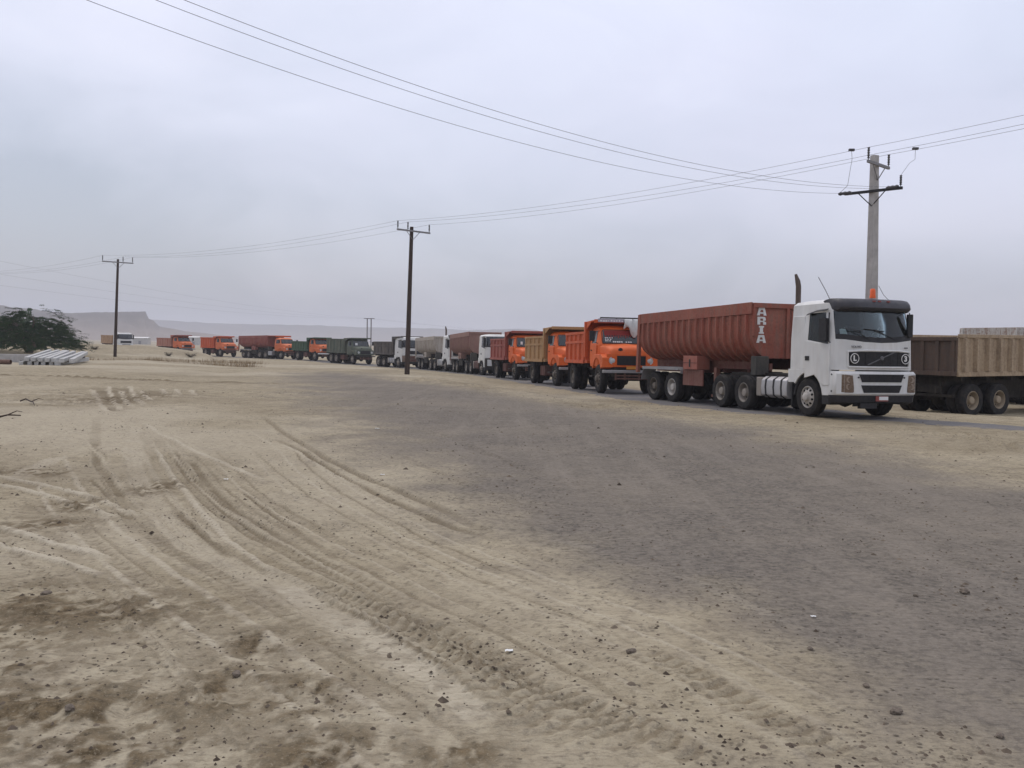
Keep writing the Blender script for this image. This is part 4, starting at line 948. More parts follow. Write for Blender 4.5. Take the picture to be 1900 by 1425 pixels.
    if visor:
        def vp(y, z, o): return (float(np.interp(abs(y), [0, .5, .99, 1.13, 1.18], [1.21, 1.185, 1.10, 1.0, .74])) + o, y * .975, z)
        Y = [-1.18, -1.12, -.98, -.5, 0, .5, .98, 1.12, 1.18]
        MB().strip([[vp(y, 2.83, .12 if abs(y) < 1.15 else 0), vp(y, 2.88, .16 if abs(y) < 1.15 else .0), vp(y, 3.0, .12 if abs(y) < 1.15 else 0), vp(y, roof - .01, .02 if abs(y) < 1.15 else -.1), vp(y * .97, roof + .02, -.12)] for y in Y], thick=(-.10, 0, -.03)).build('sun_visor', VISOR, t, smooth=50)
        if detail:
            for y in (-.16, .0, .28): MB().box(1.22, 1.31, y - .035, y + .035, roof - .07, roof - .035).build('marker_lamp', PLATE_R, t)
    if detail:
        bc = MB().lathe([(.001, .20), (.05, .195), (.068, .16), (.07, .03), (.075, .03), (.08, 0), (.08, -.05)], 16, 'z', (1.0, .02, roof + .10)); bc.build('beacon', AMBER, t)
        MB().tube([(.55, -.95, roof), (.42, -1.0, roof + .25), (.2, -1.08, roof + .62)], .008, 4).build('antenna', BLACKP, t)
        MB().tube([(.55, .95, roof), (.58, .70, roof + .18), (.62, .5, roof + .42)], .006, 4).build('antenna', BLACKP, t)
    if stack:
        MB().tube([(-1.10, -.80, .9), (-1.10, -.80, 3.2), (-1.10, -.80, 3.58), (-1.11, -.82, 3.72), (-1.14, -.87, 3.92)], [.075, .075, .075, .07, .035], 10).build('exhaust_stack', BROWNP, t)
    return cb
def forward_truck(name, label, cat, group, cab, bed=None, axles=(-3.2, -4.57), bedx=None, z0=1.25, z1=2.5, gz=.5, guard=1.5, ribs=6, style='rail', r=.52, rimf=RIMM, rimr=RIMM, tank=ALU, tail=None, rib_d=.075, **kw):
    t = empty(name); tag(t, label, cat, group)
    forward_cab(t, cab, **kw)
    chassis(t, (bedx[0] if bed else axles[-1] - .75), 1.1, mat=CHAS)
    for s in (-1, 1):
        wheel(t, 0, s, 1.06, r, .31, False, 'front', rimf)
        for a in axles: wheel(t, a, s, 1.09, r, .29, True, 'rear', rimr)
    axle(t, 0, r)
    for a in axles: axle(t, a, r)
    for s in (-1, 1):
        tk = MB(); x0, x1 = -2.25, -.98
        prof = [(s * .60, .42), (s * 1.06, .42), (s * 1.20, .50), (s * 1.22, .72), (s * 1.20, .94), (s * 1.06, 1.03), (s * .60, 1.03)]
        tk.prism(prof, 'x', x0, x1); f = tk.build('fuel_tank', tank, t, bevel=.03)
        sb = MB()
        for x in (-2.0, -1.6, -1.22): sb.prism([(y * 1.008, z + (.008 if z > .7 else -.008)) for y, z in prof], 'x', x - .035, x + .035)
        sb.build('strap', BLACKP, f)
        MB().box(-2.55, -2.27, s * .7, s * 1.18, .45, 1.0).build('battery_box', RIMM, t, bevel=.02)
        MB().box(-.74, -.70, s * .8, s * 1.2, .22, .95).build('mudflap', BLACKP, t)
    if bed: dump_bed(t, bedx[0], bedx[1], z0, z1, bed, ribs, guard, gz, style=style, tail=tail, rib_d=rib_d)
    else:
        fw = MB(); fw.lathe([(.001, 1.14), (.42, 1.14), (.46, 1.12), (.46, 1.06), (.3, .95)], 20, 'z', (axles[0] - .6, 0, 0)); fw.build('fifth_wheel', CHAS, t)
        ln = MB(); ln.box(-1.02, -.98, -.9, .9, 1.3, 2.5); ln.build('cab_rear_guard', STEEL, t)
        cs = MB()
        for k in range(3): cs.tube([(-1.0 - .5 * q / 12, -.2 + .2 * k + .06 * math.sin(q * 2.2), 1.5 - .25 * math.sin(PI * q / 12)) for q in range(13)], .015, 5)
        cs.build('air_hose', PLATE_R, t)
    return t

# ------------------------------------------------------------------ tipping semi-trailer
def stencil_letters():
    """the four block letters, one above the other, local plane y (right), z (up)"""
    A = [[(-.17, 0), (-.075, 0), (-.055, .085), (.055, .085), (.075, 0), (.17, 0), (.10, .30), (-.10, .30)]]
    return A
def trailer(label, group, mat, chas, L0=-1.0, L1=6.1, z0=1.58, z1=3.12, ribs=17, letters=False, guard=STEEL, rim=RIMM, toolbox=None, r=.52, zf=.12):
    t = empty('tipper_trailer'); tag(t, label, 'semi-trailer', group)
    hw = 1.24
    def prof(o=0.0):
        h = hw + o
        pts = [(-h, 1.0), (-h, .42)]
        for k in range(1, 7):
            a = PI / 2 * k / 6; pts.append((-h + (h - .62) * (1 - math.cos(a)) * 1.0, .42 - .42 * math.sin(a) - o * (k / 6)))
        return pts + [(-y, q) for y, q in reversed(pts)]
    Z = lambda q, x: z0 + q * (z1 - z0 + zf * (x - L0) / (L1 - L0))
    ou = prof(); inn = prof(-.06); loop = ou + inn[::-1]
    xs = [L0, L1]
    bd = MB().loft([[(x, y, Z(q, x) + (.06 if k >= len(ou) and abs(y) < 1.1 else 0)) for k, (y, q) in enumerate(loop)] for x in xs]).build('body', mat, t, smooth=40)
    fp = MB().prism([(y, Z(q, L1) - .0) for y, q in ou], 'x', L1 - .02, L1 + .05)
    fp.box(L1 + .05, L1 + .11, -.05, .05, z0, z1 + zf - .1)
    for y in (-hw + .05, hw - .05): fp.box(L1 + .05, L1 + .10, y - .05, y + .05, Z(.4, L1), z1 + zf - .03)
    fp.box(L1 + .045, L1 + .12, -hw, hw, z1 + zf - .14, z1 + zf)
    fp.build('front_plate', mat, t, smooth=40)
    rp = MB()
    rp.prism([(y * .985, Z(q, L0) + .01) for y, q in ou], 'x', L0 - .05, L0 + .0)
    rp.build('tailgate', mat, t, smooth=40)
    for s in (-1, 1):
        rf = MB(); rf.hexa([(L0 - .30, s * hw, .98), (L0 - .16, s * hw, .98), (L0 - .16, s * (hw - .12), .98), (L0 - .30, s * (hw - .12), .98), (L0 - .06, s * (hw + .07), z1), (L0 + .12, s * (hw + .07), z1), (L0 + .12, s * (hw - .02), z1), (L0 - .06, s * (hw - .1), z1)])
        rf.build('rear_post', mat, bd)
        tr = MB(); tr.hexa([(L0, s * hw, Z(.78, L0)), (L1 + .04, s * hw, Z(.80, L1)), (L1 + .04, s * (hw + .055), Z(.80, L1)), (L0, s * (hw + .055), Z(.78, L0)), (L0, s * hw, Z(1.0, L0) + .02), (L1 + .04, s * hw, Z(1.0, L1) + .02), (L1 + .04, s * (hw + .055), Z(1., L1) + .02), (L0, s * (hw + .055), Z(1., L0) + .02)])
        tr.build('top_rail', mat, bd, bevel=.008)
        half = [p for p in prof(.0)[:8]]
        for k in range(ribs):
            x = L0 + .32 + (L1 - L0 - .55) * k / (ribs - 1); rb = MB(); rings = []
            for (y, q), (y2, q2) in zip(half, prof(.075)[:8]):
                q_ = min(q, .79); q2_ = min(q2, .79)
                rings.append([(x - .075, s * -y * -1 * -1 if s > 0 else y, Z(q_, x)), (x - .04, (-y2 if s > 0 else y2), Z(q2_, x)), (x + .04, (-y2 if s > 0 else y2), Z(q2_, x)), (x + .075, s * -y * -1 * -1 if s > 0 else y, Z(q_, x))])
            rb.loft(rings).build('rib', mat, bd, smooth=30)
    ld = MB().box(L0 + .05, L1 - .05, -hw + .1, hw - .1, z1 - .55, z1 - .45); ld.build('load_of_sand', paint('sand_load', (.30, .24, .16), .9, .1), t)
    # frame
    ch = MB()
    for s in (-1, 1): ch.prism([(L0 + .1, 1.05), (2.9, 1.05), (3.5, 1.22), (L1 - .05, 1.22), (L1 - .05, 1.42), (L0 + .1, 1.42)], 'y', s * .42, s * .54)
    for x in (-.7, .65, 2.1, 3.4, 4.8): ch.box(x - .07, x + .07, -.42, .42, 1.10, 1.36)
    for s in (-1, 1): ch.box(L0 + .2, L1 - .3, s * .54, s * .60, 1.36, 1.56)
    ch.build('chassis', chas, t)
    for s in (-1, 1):
        mg = MB(); mg.strip([[(x, s * .72, z), (x, s * 1.26, z)] for x, z in ((-.82, .72), (-.72, 1.02), (-.55, 1.19), (.6, 1.20), (1.85, 1.20), (2.0, 1.10), (2.02, 1.0))], thick=(0, 0, .025))
        mg.box(-.72, 1.9, s * 1.255, s * 1.27, 1.12, 1.215); mg.build('mudguard', guard, t)
        sk = MB(); sk.prism([(2.02, .62), (3.3, .62), (3.3, 1.15), (2.02, 1.15)], 'y', s * 1.12, s * 1.16); sk.build('side_skirt', chas, t)
        tb = MB().box(2.15, 3.05, s * .75, s * 1.24, 1.16, 1.62).build('toolbox', toolbox or mat, t, bevel=.012)
        MB().box(2.55, 2.62, s * 1.24, s * 1.255, 1.25, 1.5).build('latch', BLACKP, tb)
        MB().box(2.17, 3.03, s * 1.24, s * 1.247, 1.375, 1.39).build('lid_seam', BLACKP, tb)
        lg = MB(); lg.box(3.55, 3.70, s * .75, s * .90, .35, 1.25); lg.box(3.5, 3.75, s * .70, s * .95, .28, .36); lg.build('landing_leg', chas, t)
        for x in (0, 1.31): wheel(t, x, s, 1.06, r, .29, True, 'rear', rim[0 if x == 0 else 1] if isinstance(rim, tuple) else rim)
    for x in (0, 1.31): axle(t, x, r)
    nb = MB(); nb.box(L1 - .18, L1 + .10, -1.12, -.66, 1.06, z0 + .06); nb.build('hoist_housing', paint('dusty_grey_housing', (.045, .045, .042), .7, .2), t, bevel=.02)
    ld2 = MB()
    for y in (.12, .42): ld2.box(L1 + .12, L1 + .15, y - .015, y + .015, z0 + .2, z1 - .1)
    for k in range(6): z = z0 + .3 + k * .24; ld2.box(L1 + .12, L1 + .15, .12, .42, z - .012, z + .012)
    ld2.build('ladder', mat, t)
    if letters:
        x = L1 + .056; yc = -.93; zt = z1 + zf - .10
        def glyph(pols, k):
            m = MB()
            for q in pols: m.prism([(yc + a, zt - .275 * (k + 1) + b * H / .31) for a, b in q], 'x', x, x + .008)
            m.build('lettering', LETW, t, smooth=0)
        H = .235
        Ap = [[(-.17, 0), (-.07, 0), (-.055, .10), (-.055, .16), (-.03, .22), (0, .22), (0, .31), (-.10, .31)], [(.17, 0), (.10, .31), (.004, .31), (.004, .22), (.03, .22), (.055, .16), (.055, .10), (.07, 0)], [(-.05, .07), (.05, .07), (.05, .13), (-.05, .13)]]
        Rp = [[(-.15, 0), (-.05, 0), (-.05, .31), (-.15, .31)], [(-.045, .24), (.10, .24), (.14, .27), (.10, .31), (-.045, .31)], [(.05, .145), (.13, .16), (.15, .20), (.135, .26), (.05, .235)], [(-.045, .10), (.08, .11), (.09, .14), (-.045, .16)], [(.06, 0), (.16, 0), (.16, .10), (.09, .135), (.05, .105)]]
        Ip = [[(-.09, 0), (.09, 0), (.09, .06), (.055, .065), (.055, .31 - .065), (.09, .31 - .06), (.09, .31), (-.09, .31), (-.09, .31 - .06), (-.055, .31 - .065), (-.055, .065), (-.09, .06)]]
        for k, g in enumerate((Ap, Rp, Ip, Ap)): glyph(g, k)
    return t

# ================================================================== the vehicles
QG = 'trucks waiting in the queue'
tractor = forward_truck('tractor_truck', 'big white tractor with dark sun visor, orange beacon and covers marked L and 3', 'tractor truck', None, WHITE, None, axles=(-3.2, -4.57), rimf=RIMW, rimr=RIMM, detail=True)
place(tractor, 7.93, 24.6, 0, 0, 1.22, hd=17.0)
tr = trailer('red-brown tipping semi-trailer lettered ARIA, coupled behind the big white tractor', None, RED_TR, paint('red_brown_frame', (.15, .04, .03), .6, .3, .2), letters=True, rim=(RIMD, RIMW), toolbox=paint('red_toolbox', (.30, .075, .05), .5, .3))
def place_trailer(t, rx, ry, hd, half=1.2):
    v = Vector((math.sin(R(hd)), -math.cos(R(hd)), 0)); left = Vector((-v.y, v.x, 0)); c = Vector((rx, ry, 0)) + left * half
    z0 = zs(c.x, c.y); f = c + v * 5; z1 = zs(f.x, f.y)
    t.location = (c.x, c.y, z0 + .008); t.rotation_euler = (0, -math.atan2(z1 - z0, 5) * .9, math.atan2(v.y, v.x))
place_trailer(tr, 5.15, 33.4, 20)

t2 = hooded_truck('dump_truck', 'bright orange short-bonnet dump truck with red windscreen banner and stickers, behind the red trailer', 'dump truck', QG, ORANGE, ORANGE_BED, banner=True, decals=True, ribs=5, rimf=RIMD, rimr=RIMD, tank=None, bedx=(-5.7, -1.62))
place(t2, 3.58, 38, 2.89, 42.3)
sg = MB().box(-.24, -.20, -1.1, .05, 2.95, 3.09)
sg.build('roof_sign', paint('grey_sign_paint', (.36, .34, .40), .6, .1), t2)
sk = MB()
for k in range(9):
    y = -1.02 + k * .115; h = random.uniform(.03, .07); sk.box(-.199, -.195, y, y + random.uniform(.03, .09), 2.96 + random.uniform(0, .02), 2.98 + h)
sk.build('sign_marking', PAPER, t2)
rk = MB(); rk.tube([(-.24, -1.0, 3.13), (-.24, 1.25, 3.13)], .03, 6)
for y in (-1, -.3, .4, 1.1): rk.tube([(-.24, y, 3.0), (-.24, y, 3.13)], .02, 5)
rk.build('rack_rail', CHAS, t2)
# the bundle of white tarpaulin hung over the cab guard corner
def bundle():
    mb = MB(); cols = []
    for i in range(15):
        a = i / 14; y = -.02 + a * .64; col = []
        for j in range(11):
            b_ = j / 10; z = 3.08 - b_ * (.42 + .24 * sstep(.25, .45, a) - .10 * math.sin(a * 7)); x = -.14 + .13 * math.sin(b_ * PI * .75) + .025 * math.sin(a * 15 + b_ * 3) + .02 * math.sin(a * 29 - b_ * 7)
            col.append((x, y + .03 * math.sin(b_ * 6 + a * 4), z))
        cols.append(col)
    mb.strip(cols, thick=(-.05, 0, 0))
    o = mb.build('tarpaulin_bundle', TARP, smooth=70)
    return tag(o, 'crumpled grey-white tarpaulin hung over the cab guard of the bannered orange truck', 'tarpaulin')
bpy.context.view_layer.update()
bu = bundle(); bu.matrix_world = t2.matrix_world.copy()

t3 = hooded_truck('dump_truck', 'orange short-bonnet dump truck with a mustard tan bed', 'dump truck', QG, ORANGE, MUSTARD, rimf=RIMD, rimr=RIMD, tank=CHAS_R, visor=None)
place(t3, 2.21, 47, 1.2, 51.3)
t4 = hooded_truck('dump_truck', 'orange short-bonnet dump truck with a dark red bed and sticker on its windscreen', 'dump truck', QG, ORANGE, RED_BED, rimf=RIMD, rimr=RIMD, tank=CHAS_R)
place(t4, .13, 57, -1.05, 61.5)
MB().box(-.03, -.02, -.72, -.58, 2.2, 2.38).build('windshield_sticker', PAPER, t4)
t5 = forward_truck('tractor_truck', 'boxy white tractor with black grille, pulling the faded pink-brown trailer', 'tractor truck', QG, WHITE2, None, visor=False, old=True, roof=2.95, bumper_mat=CHAS, lamp=LENSW, stack=False, tank=CHAS_R, plate=False)
place(t5, -2.25, 67, 0, 0, 1.2, hd=17)
tr5 = trailer('faded pink-brown tipping semi-trailer behind the boxy white tractor', QG, RED_TR2, CHAS, ribs=16, rim=RIMM)
place_trailer(tr5, -4.9, 76, 15.5)
t6 = forward_truck('tractor_truck', 'white tractor with tall exhaust stack, pulling the pale beige trailer', 'tractor truck', QG, WHITE, None, visor=True, plate=False)
place(t6, -5.8, 79, 0, 0, 1.2, hd=21)
tr6 = trailer('pale beige ribbed tipping semi-trailer behind the white tractor with exhaust stack', QG, PALE_TR, CHAS, ribs=18, z1=2.95)
place_trailer(tr6, -9.0, 88, 19.5)
t7 = forward_truck('dump_truck', 'white forward-control dump truck with dark grey bed, partly behind the middle wooden pole', 'dump truck', QG, WHITE, GREY_BED, bedx=(-5.9, -1.15), axles=(-3.4, -4.75), visor=False, bumper_mat=paint('brown_bumper', (.12, .075, .055), .7, .3), lower=CHAS_R, stack=False, r=.56, z0=1.3, z1=2.55, gz=.6, guard=1.9, plate=False)
place(t7, -11.6, 93, 0, 0, 1.2, hd=33)
t8 = hooded_truck('dump_truck', 'dull grey-green short-bonnet dump truck with matching high bed', 'dump truck', QG, GREEN_OL, GREEN_OL, axles=(-3.9, -5.25), bedx=(-6.3, -1.62), z1=2.75, gz=.18, guard=1.5, ribs=6, style='full', bump_mat=CHAS, plate=None)
place(t8, -18, 103, 0, 0, 1.1, hd=37)
MB().box(-.02, -.01, -.75, -.45, 2.15, 2.4).build('windshield_sticker', PAPER, t8)
t9 = hooded_truck('dump_truck', 'orange short-bonnet dump truck with a dark green bed', 'dump truck', QG, ORANGE_R, GREEN_DK, ribs=6, style='full', z1=2.3, gz=.55, bump_mat=LETW, plate=None, guard=1.6)
place(t9, -24.4, 113, 0, 0, 1.1, hd=40)
t10 = hooded_truck('tractor_truck', 'orange short-bonnet tractor pulling the long dull red trailer', 'tractor truck', QG, ORANGE_R, None, axles=(-3.4, -4.75), roof=2.66, r=.54, plate=None, bump_mat=CHAS_R, tank=ALU)
place(t10, -30.6, 121, 0, 0, 1.1, hd=49)
tr10 = trailer('long dull red tipping semi-trailer behind the orange short-bonnet tractor', QG, paint('dull_red_trailer_paint', (.27, .055, .045), .6, .35, .2), CHAS, ribs=18, z1=3.0)
place_trailer(tr10, -37.3, 127, 47.5)
cp = MB(); cp.box(6.1, 7.9, -1.22, 1.22, 3.02, 3.10); cp.box(7.85, 7.92, -1.22, 1.22, 2.92, 3.12); cp.box(6.05, 6.14, -1.24, 1.24, 2.2, 3.1)
cp.build('cab_guard', ORANGE_BED, tr10)
t11 = hooded_truck('dump_truck', 'orange short-bonnet dump truck with orange bed, half hidden by the sand bank', 'dump truck', QG, ORANGE_R, ORANGE_BED, style='full', ribs=6, plate=None, bump_mat=CHAS_R, z1=2.65, gz=.25)
place(t11, -41.8, 131, 0, 0, 1.1, hd=44)
t12 = hooded_truck('dump_truck', 'red-orange dump truck with faded pinkish bed, its wheels hidden by the sand bank', 'dump truck', QG, ORANGE_R, PINK_BED, style='full', ribs=6, plate=None, guard_mat=RED_BED, z1=2.4, gz=.55, guard=1.7)
place(t12, -50.8, 139, 0, 0, 1.1, hd=50)
t13 = forward_truck('dump_truck', 'white forward-control dump truck with tan bed, seen behind the far left pole', 'dump truck', QG, WHITE2, TAN_BED, bedx=(-5.6, -1.15), axles=(-3.4, -4.75), visor=False, stack=False, style='full', guard=0, gz=.1, plate=False, z1=2.5, lamp=LENSW, roof=3.0)
place(t13, -64.6, 149, 0, 0, 1.2, hd=46)
# the pair parked across the road, at the right edge
t0 = forward_truck('dump_truck', 'dusty brown dump truck seen from behind, its dark tailgate beside the big white tractor', 'dump truck', None, WHITE2, BROWN_BED, bedx=(-8.15, -1.15), axles=(-6.0, -7.35), guard=0, gz=.1, z0=1.32, z1=2.55, style='full', tail=BROWN_SHADE, rimr=RIMT, r=.53, ribs=12, rib_d=.13, stack=False, plate=False)
v0 = Vector((math.sin(R(62)), math.cos(R(62)), 0)); c0 = Vector((14.75, 29.3, 0)) + v0 * 7.35 + Vector((-v0.y, v0.x, 0)) * 1.2
t0.location = (c0.x, c0.y, zs(14.9, 29.5) + .0); t0.rotation_euler = (0, R(-.6), math.atan2(v0.y, v0.x))
rb = MB(); rb.box(-8.0, -7.9, -1.0, 1.0, .62, .70); rb.box(-7.95, -7.85, -.5, -.42, .6, 1.1); rb.box(-7.95, -7.85, .42, .5, .6, 1.1); rb.box(-7.98, -7.8, -.42, .42, .78, 1.0)
rb.build('rear_bumper', CHAS, t0)
tr0 = trailer('rusty white tipping trailer standing behind the dusty brown dump truck', None, RUSTW, CHAS, L0=-1.2, L1=6.4, z1=3.12, ribs=0, guard=CHAS)
v1 = Vector((math.sin(R(66)), math.cos(R(66)), 0)); c1 = Vector((19.3, 37.2, 0)) + v1 * 1.2
tr0.location = (c1.x, c1.y, -.3); tr0.rotation_euler = (0, R(-1), math.atan2(v1.y, v1.x))
bc = MB(); cols = []
for i in range(9):
    a = i / 8; cols.append([(.0 + .05 * math.sin(a * 8 + j), -.30 + a * .38, .10 * (j / 4) * (1 - .7 * a) + .03 * math.sin(a * 6 + j * 2)) for j in range(5)])
bc.strip(cols, thick=(.05, 0, 0))
bl = bc.build('blue_cloth', BLUEC, smooth=70)
bpy.context.view_layer.update()
bl.matrix_world = t0.matrix_world @ Matrix.Translation((-8.24, .98, 1.02))
tag(bl, 'blue cloth hanging at the rear corner of the dusty brown dump truck', 'cloth')

# ================================================================== poles and wires
def pole(label, base, top, w0, w1, mat, arms, round_=True):
    """arms: (z below top, half lengths right/left, azimuth of the arm, insulator offsets, mat)"""
    t = empty('utility_pole', None, base); tag(t, label, 'utility pole', 'utility poles of the overhead line')
    d = Vector(top) - Vector(base); m = MB()
    if round_: m.tube([(0, 0, -.6), d * .5, d], [w0, (w0 + w1) / 2, w1], 14); m.build('shaft', mat, t)
    else:
        a = R(28); n = 9
        def rg(u, k): return [(d.x * u + x * math.cos(a) - y * math.sin(a), d.y * u + x * math.sin(a) + y * math.cos(a), d.z * u) for x, y in ((-k, -k * .8), (k, -k * .8), (k, k * .8), (-k, k * .8))]
        m.loft([rg(u, w0 + (w1 - w0) * u) for u in (-.06, 0, .25, .5, .75, 1)]); sh = m.build('shaft', mat, t, bevel=.02)
        hole = MB()
        for k in range(16):
            u = .06 + k * .052; q = w0 + (w1 - w0) * u; q2 = w0 + (w1 - w0) * (u + .03)
            def P(x, y, uu): return (d.x * uu + x * math.cos(a) - y * math.sin(a), d.y * uu + x * math.sin(a) + y * math.cos(a), d.z * uu)
            hole.hexa([P(q + .004, -q * .42, u), P(q + .004, q * .42, u), P(q - .03, q * .42, u), P(q - .03, -q * .42, u), P(q2 + .004, -q2 * .42, u + .034), P(q2 + .004, q2 * .42, u + .034), P(q2 - .03, q2 * .42, u + .034), P(q2 - .03, -q2 * .42, u + .034)])
        hole.build('recess_panel', concrete('brown_recess_concrete', (.27, .235, .20)), sh)  # recesses drawn as darker brown panels, slightly proud of the shaft
    tips = []
    for (dz, lr, ll, az, ins, am, hh) in arms:
        c = d * ((d.z - dz) / d.z); ax = Vector((math.cos(R(az)), math.sin(R(az)), 0)); pr = Vector((-ax.y, ax.x, 0)) * .04
        b = MB(); e0 = c - ax * ll; e1 = c + ax * lr; off = Vector((-ax.y, ax.x, 0)) * -(w1 + .05)
        def bar(p, q, r): b.hexa([p - pr - Vector((0, 0, r)), q - pr - Vector((0, 0, r)), q + pr - Vector((0, 0, r)), p + pr - Vector((0, 0, r)), p - pr + Vector((0, 0, r)), q - pr + Vector((0, 0, r)), q + pr + Vector((0, 0, r)), p + pr + Vector((0, 0, r))])
        bar(e0 + off, e1 + off, .05); arm = b.build('crossarm', am, t)
        br = MB()
        for s in (-1, 1): br.tube([c + off + ax * s * .55, c + off * .8 - Vector((0, 0, .55))], .02, 5)
        br.build('brace', am, arm)
        for o_ in ins:
            p = c + off + ax * o_ + Vector((0, 0, .05)); q = p + Vector((0, 0, hh))
            im = MB(); im.lathe([(.015, 0), (.02, .06)] + [(.028 if k % 2 else .055, .08 + (hh - .1) * k / 8) for k in range(9)] + [(.02, hh)], 8, 'z', tuple(p)); im.build('insulator', INSUL, arm)
            tips.append(Vector(base) + q)
    return t, tips
gb = lambda x, y: zs(x, y)
P1b = (13.56, 34.7, gb(13.56, 34.7)); P1t = (13.445, 34.7, 9.12)
P2b = (-6.67, 58.0, gb(-6.67, 58)); P2t = (-6.483, 58.0, 9.09)
P3b = (-37.32, 86.0, gb(-37.3, 86)); P3t = (-37.02, 86.0, 9.14)
AZ1 = 44
_, tp1 = pole('tall tapered concrete pole with two crossarms, behind the big white tractor', P1b, P1t, .225, .13, CONC, [(.38, .85, .95, AZ1, (-.90, .80), ZINC, .46), (1.36, 1.15, 1.05, -46, (1.08,), BLACKP, .42)], round_=False)
_, tp2 = pole('dark wooden pole with one crossarm, standing in the middle beside the road', P2b, P2t, .17, .115, WOOD, [(.28, 1.35, 1.25, AZ1, (-1.2, -.42, 1.28), ZINC, .48)])
_, tp3 = pole('slim dark wooden pole at the far left beside dry grass', P3b, P3t, .15, .10, WOOD, [(.30, 1.35, 1.45, AZ1 - 4, (-1.4, .42, 1.28), ZINC, .50)])
P0b = (24.0, 13.0, gb(24, 13)); _, tp0 = pole('concrete pole beyond the right edge carrying the overhead line', P0b, (24.0, 13.0, 9.2), .25, .14, CONC, [(.38, .85, .95, AZ1, (-.9, .0, .8), ZINC, .46)], round_=False)
P4b = (-10.9, 12.7, gb(-10.9, 12.7)); _, tp4 = pole('concrete pole beyond the left edge carrying the overhead line', P4b, (-10.9, 12.7, 8.7), .25, .14, CONC, [(.3, 1.6, 1.6, -46, (-1.5, 0, 1.5), ZINC, .3)], round_=False)
P5b = (-72.0, 112.0, gb(-72, 112)); _, tp5 = pole('wooden pole beyond the left edge carrying the overhead line', P5b, (-72.0, 112.0, 9.6), .15, .1, WOOD, [(.3, 1.4, 1.4, AZ1, (-1.3, 0, 1.3), ZINC, .5)])
def span(a, b, sag, n=28): return [Vector(a).lerp(Vector(b), k / n) - Vector((0, 0, 4 * sag * (k / n) * (1 - k / n))) for k in range(n + 1)]
WG = 'wires of the overhead power line'
p1c = Vector(P1t) + Vector((0, 0, .05))
mids = [(tp5[0], tp3[0], tp2[0], tp1[0], tp0[0]), (tp5[1], tp3[1], tp2[1], p1c, tp0[1]), (tp5[2], tp3[2], tp2[2], tp1[1], tp0[2])]
for pts, lab in zip(mids, ('overhead wire along the row of poles, on the left ends of the crossarms', 'overhead wire along the row of poles, on the middle insulators', 'overhead wire along the row of poles, on the right ends of the crossarms')):
    path = []
    for a, b, sg_ in zip(pts[:-1], pts[1:], (1.0, .62, .42, .22)):
        q = span(a, b, sg_); path += q if not path else q[1:]
    tag(MB().tube(path, .0065, 4).build('overhead_wire', WIREM), lab, 'wire', WG)
# the branch line leaving the lower crossarm towards the left foreground
def branch(a, e, za, zb):
    pts = []
    for k in range(41):
        t = k / 40 * .605; pts.append((a[0] + e[0] * t, a[1] + e[1] * t, a[2] + za * t + zb * t * t))
    return pts
for a, e, za, zb, lab in (((12.15, 34.75, 7.685), (-39.1, -35.7), -6.335, 12.806, 'lowest of the three wires dropping towards the concrete pole from the upper left'),
        ((13.15, 34.3, 7.807), (-39.9, -35.3), -6.358, 13.164, 'middle of the three wires dropping towards the concrete pole from the upper left'),
        ((14.0, 33.9, 7.814), (-40.4, -35.0), -6.781, 13.654, 'highest of the three wires dropping towards the concrete pole from the upper left')):
    tag(MB().tube(branch(a, e, za, zb), .0055, 4).build('overhead_wire', WIREM), lab, 'wire', WG)
# jumpers between the two crossarms
w1_ = tp1[0].lerp(tp2[0], .022); w2_ = tp1[1].lerp(tp0[2], .05); e1_ = Vector((12.25, 34.9, 7.72)); e2_ = tp1[2]
j1 = [w1_, w1_ + Vector((.03, 0, -.35)), w1_.lerp(e1_, .5) + Vector((.16, 0, 0)), w1_.lerp(e1_, .82) + Vector((.22, 0, 0)), e1_]
j2 = [w2_, w2_ + Vector((0, 0, -.4)), w2_.lerp(e2_, .6) + Vector((.10, 0, .05)), e2_]
jw1 = tag(MB().tube(j1, .008, 4).build('jumper_wire', WIREM), 'short hanging jumper wire left of the concrete pole top', 'wire', WG)
jw2 = tag(MB().tube(j2, .008, 4).build('jumper_wire', WIREM), 'short hanging jumper wire right of the concrete pole top', 'wire', WG)
for jw, wp in ((jw1, w1_), (jw2, w2_)): MB().box(wp.x - .10, wp.x + .10, wp.y - .06, wp.y + .06, wp.z - .045, wp.z + .035).build('clamp', INSUL, jw)
for p, q, lab in ((Vector((12.15, 34.75, 7.66)), Vector((12.55, 34.5, 7.68)), 'dark strain insulator at the left end of the lower crossarm'), (Vector((13.70, 34.15, 7.81)), Vector((14.05, 33.87, 7.83)), 'dark strain insulator at the right end of the lower crossarm')):
    d = (q - p); tag(MB().tube([p + d * (k / 6) for k in range(7)], [.04, .075, .05, .075, .05, .075, .04], 8).build('strain_insulator', INSUL), lab, 'insulator')
# far high-voltage line on a twin-legged pole
hp = empty('twin_pole', None, (-62.7, 400, -1.0)); tag(hp, 'distant slim twin-legged power pole rising behind the trucks', 'power pole')
for s in (-1, 1): MB().tube([(s * .85, 0, -.5), (s * .85, 0, 13.4)], .22, 8).build('leg', WOOD, hp)
MB().box(-2.3, 2.3, -.12, .12, 13.2, 13.5).build('crossarm', WOOD, hp)
for k, o_ in enumerate((-2.2, 0, 2.2)):
    a = Vector((-62.7 + o_, 400, 12.4)); b = Vector((-96 + o_ * 1.2, 62, 13.5 + (0, 2.2, 4.6)[k])); c = Vector((140 + o_, 1100, 14))
    tag(MB().tube(span(b, a, 3.2, 40) + span(a, c, 3, 20)[1:], .012, 4).build('high_voltage_wire', WIREM), 'faint distant high-voltage wire running down to the twin-legged pole, %s of three' % ('lowest', 'middle', 'highest')[k], 'wire', 'wires of the distant high-voltage line')

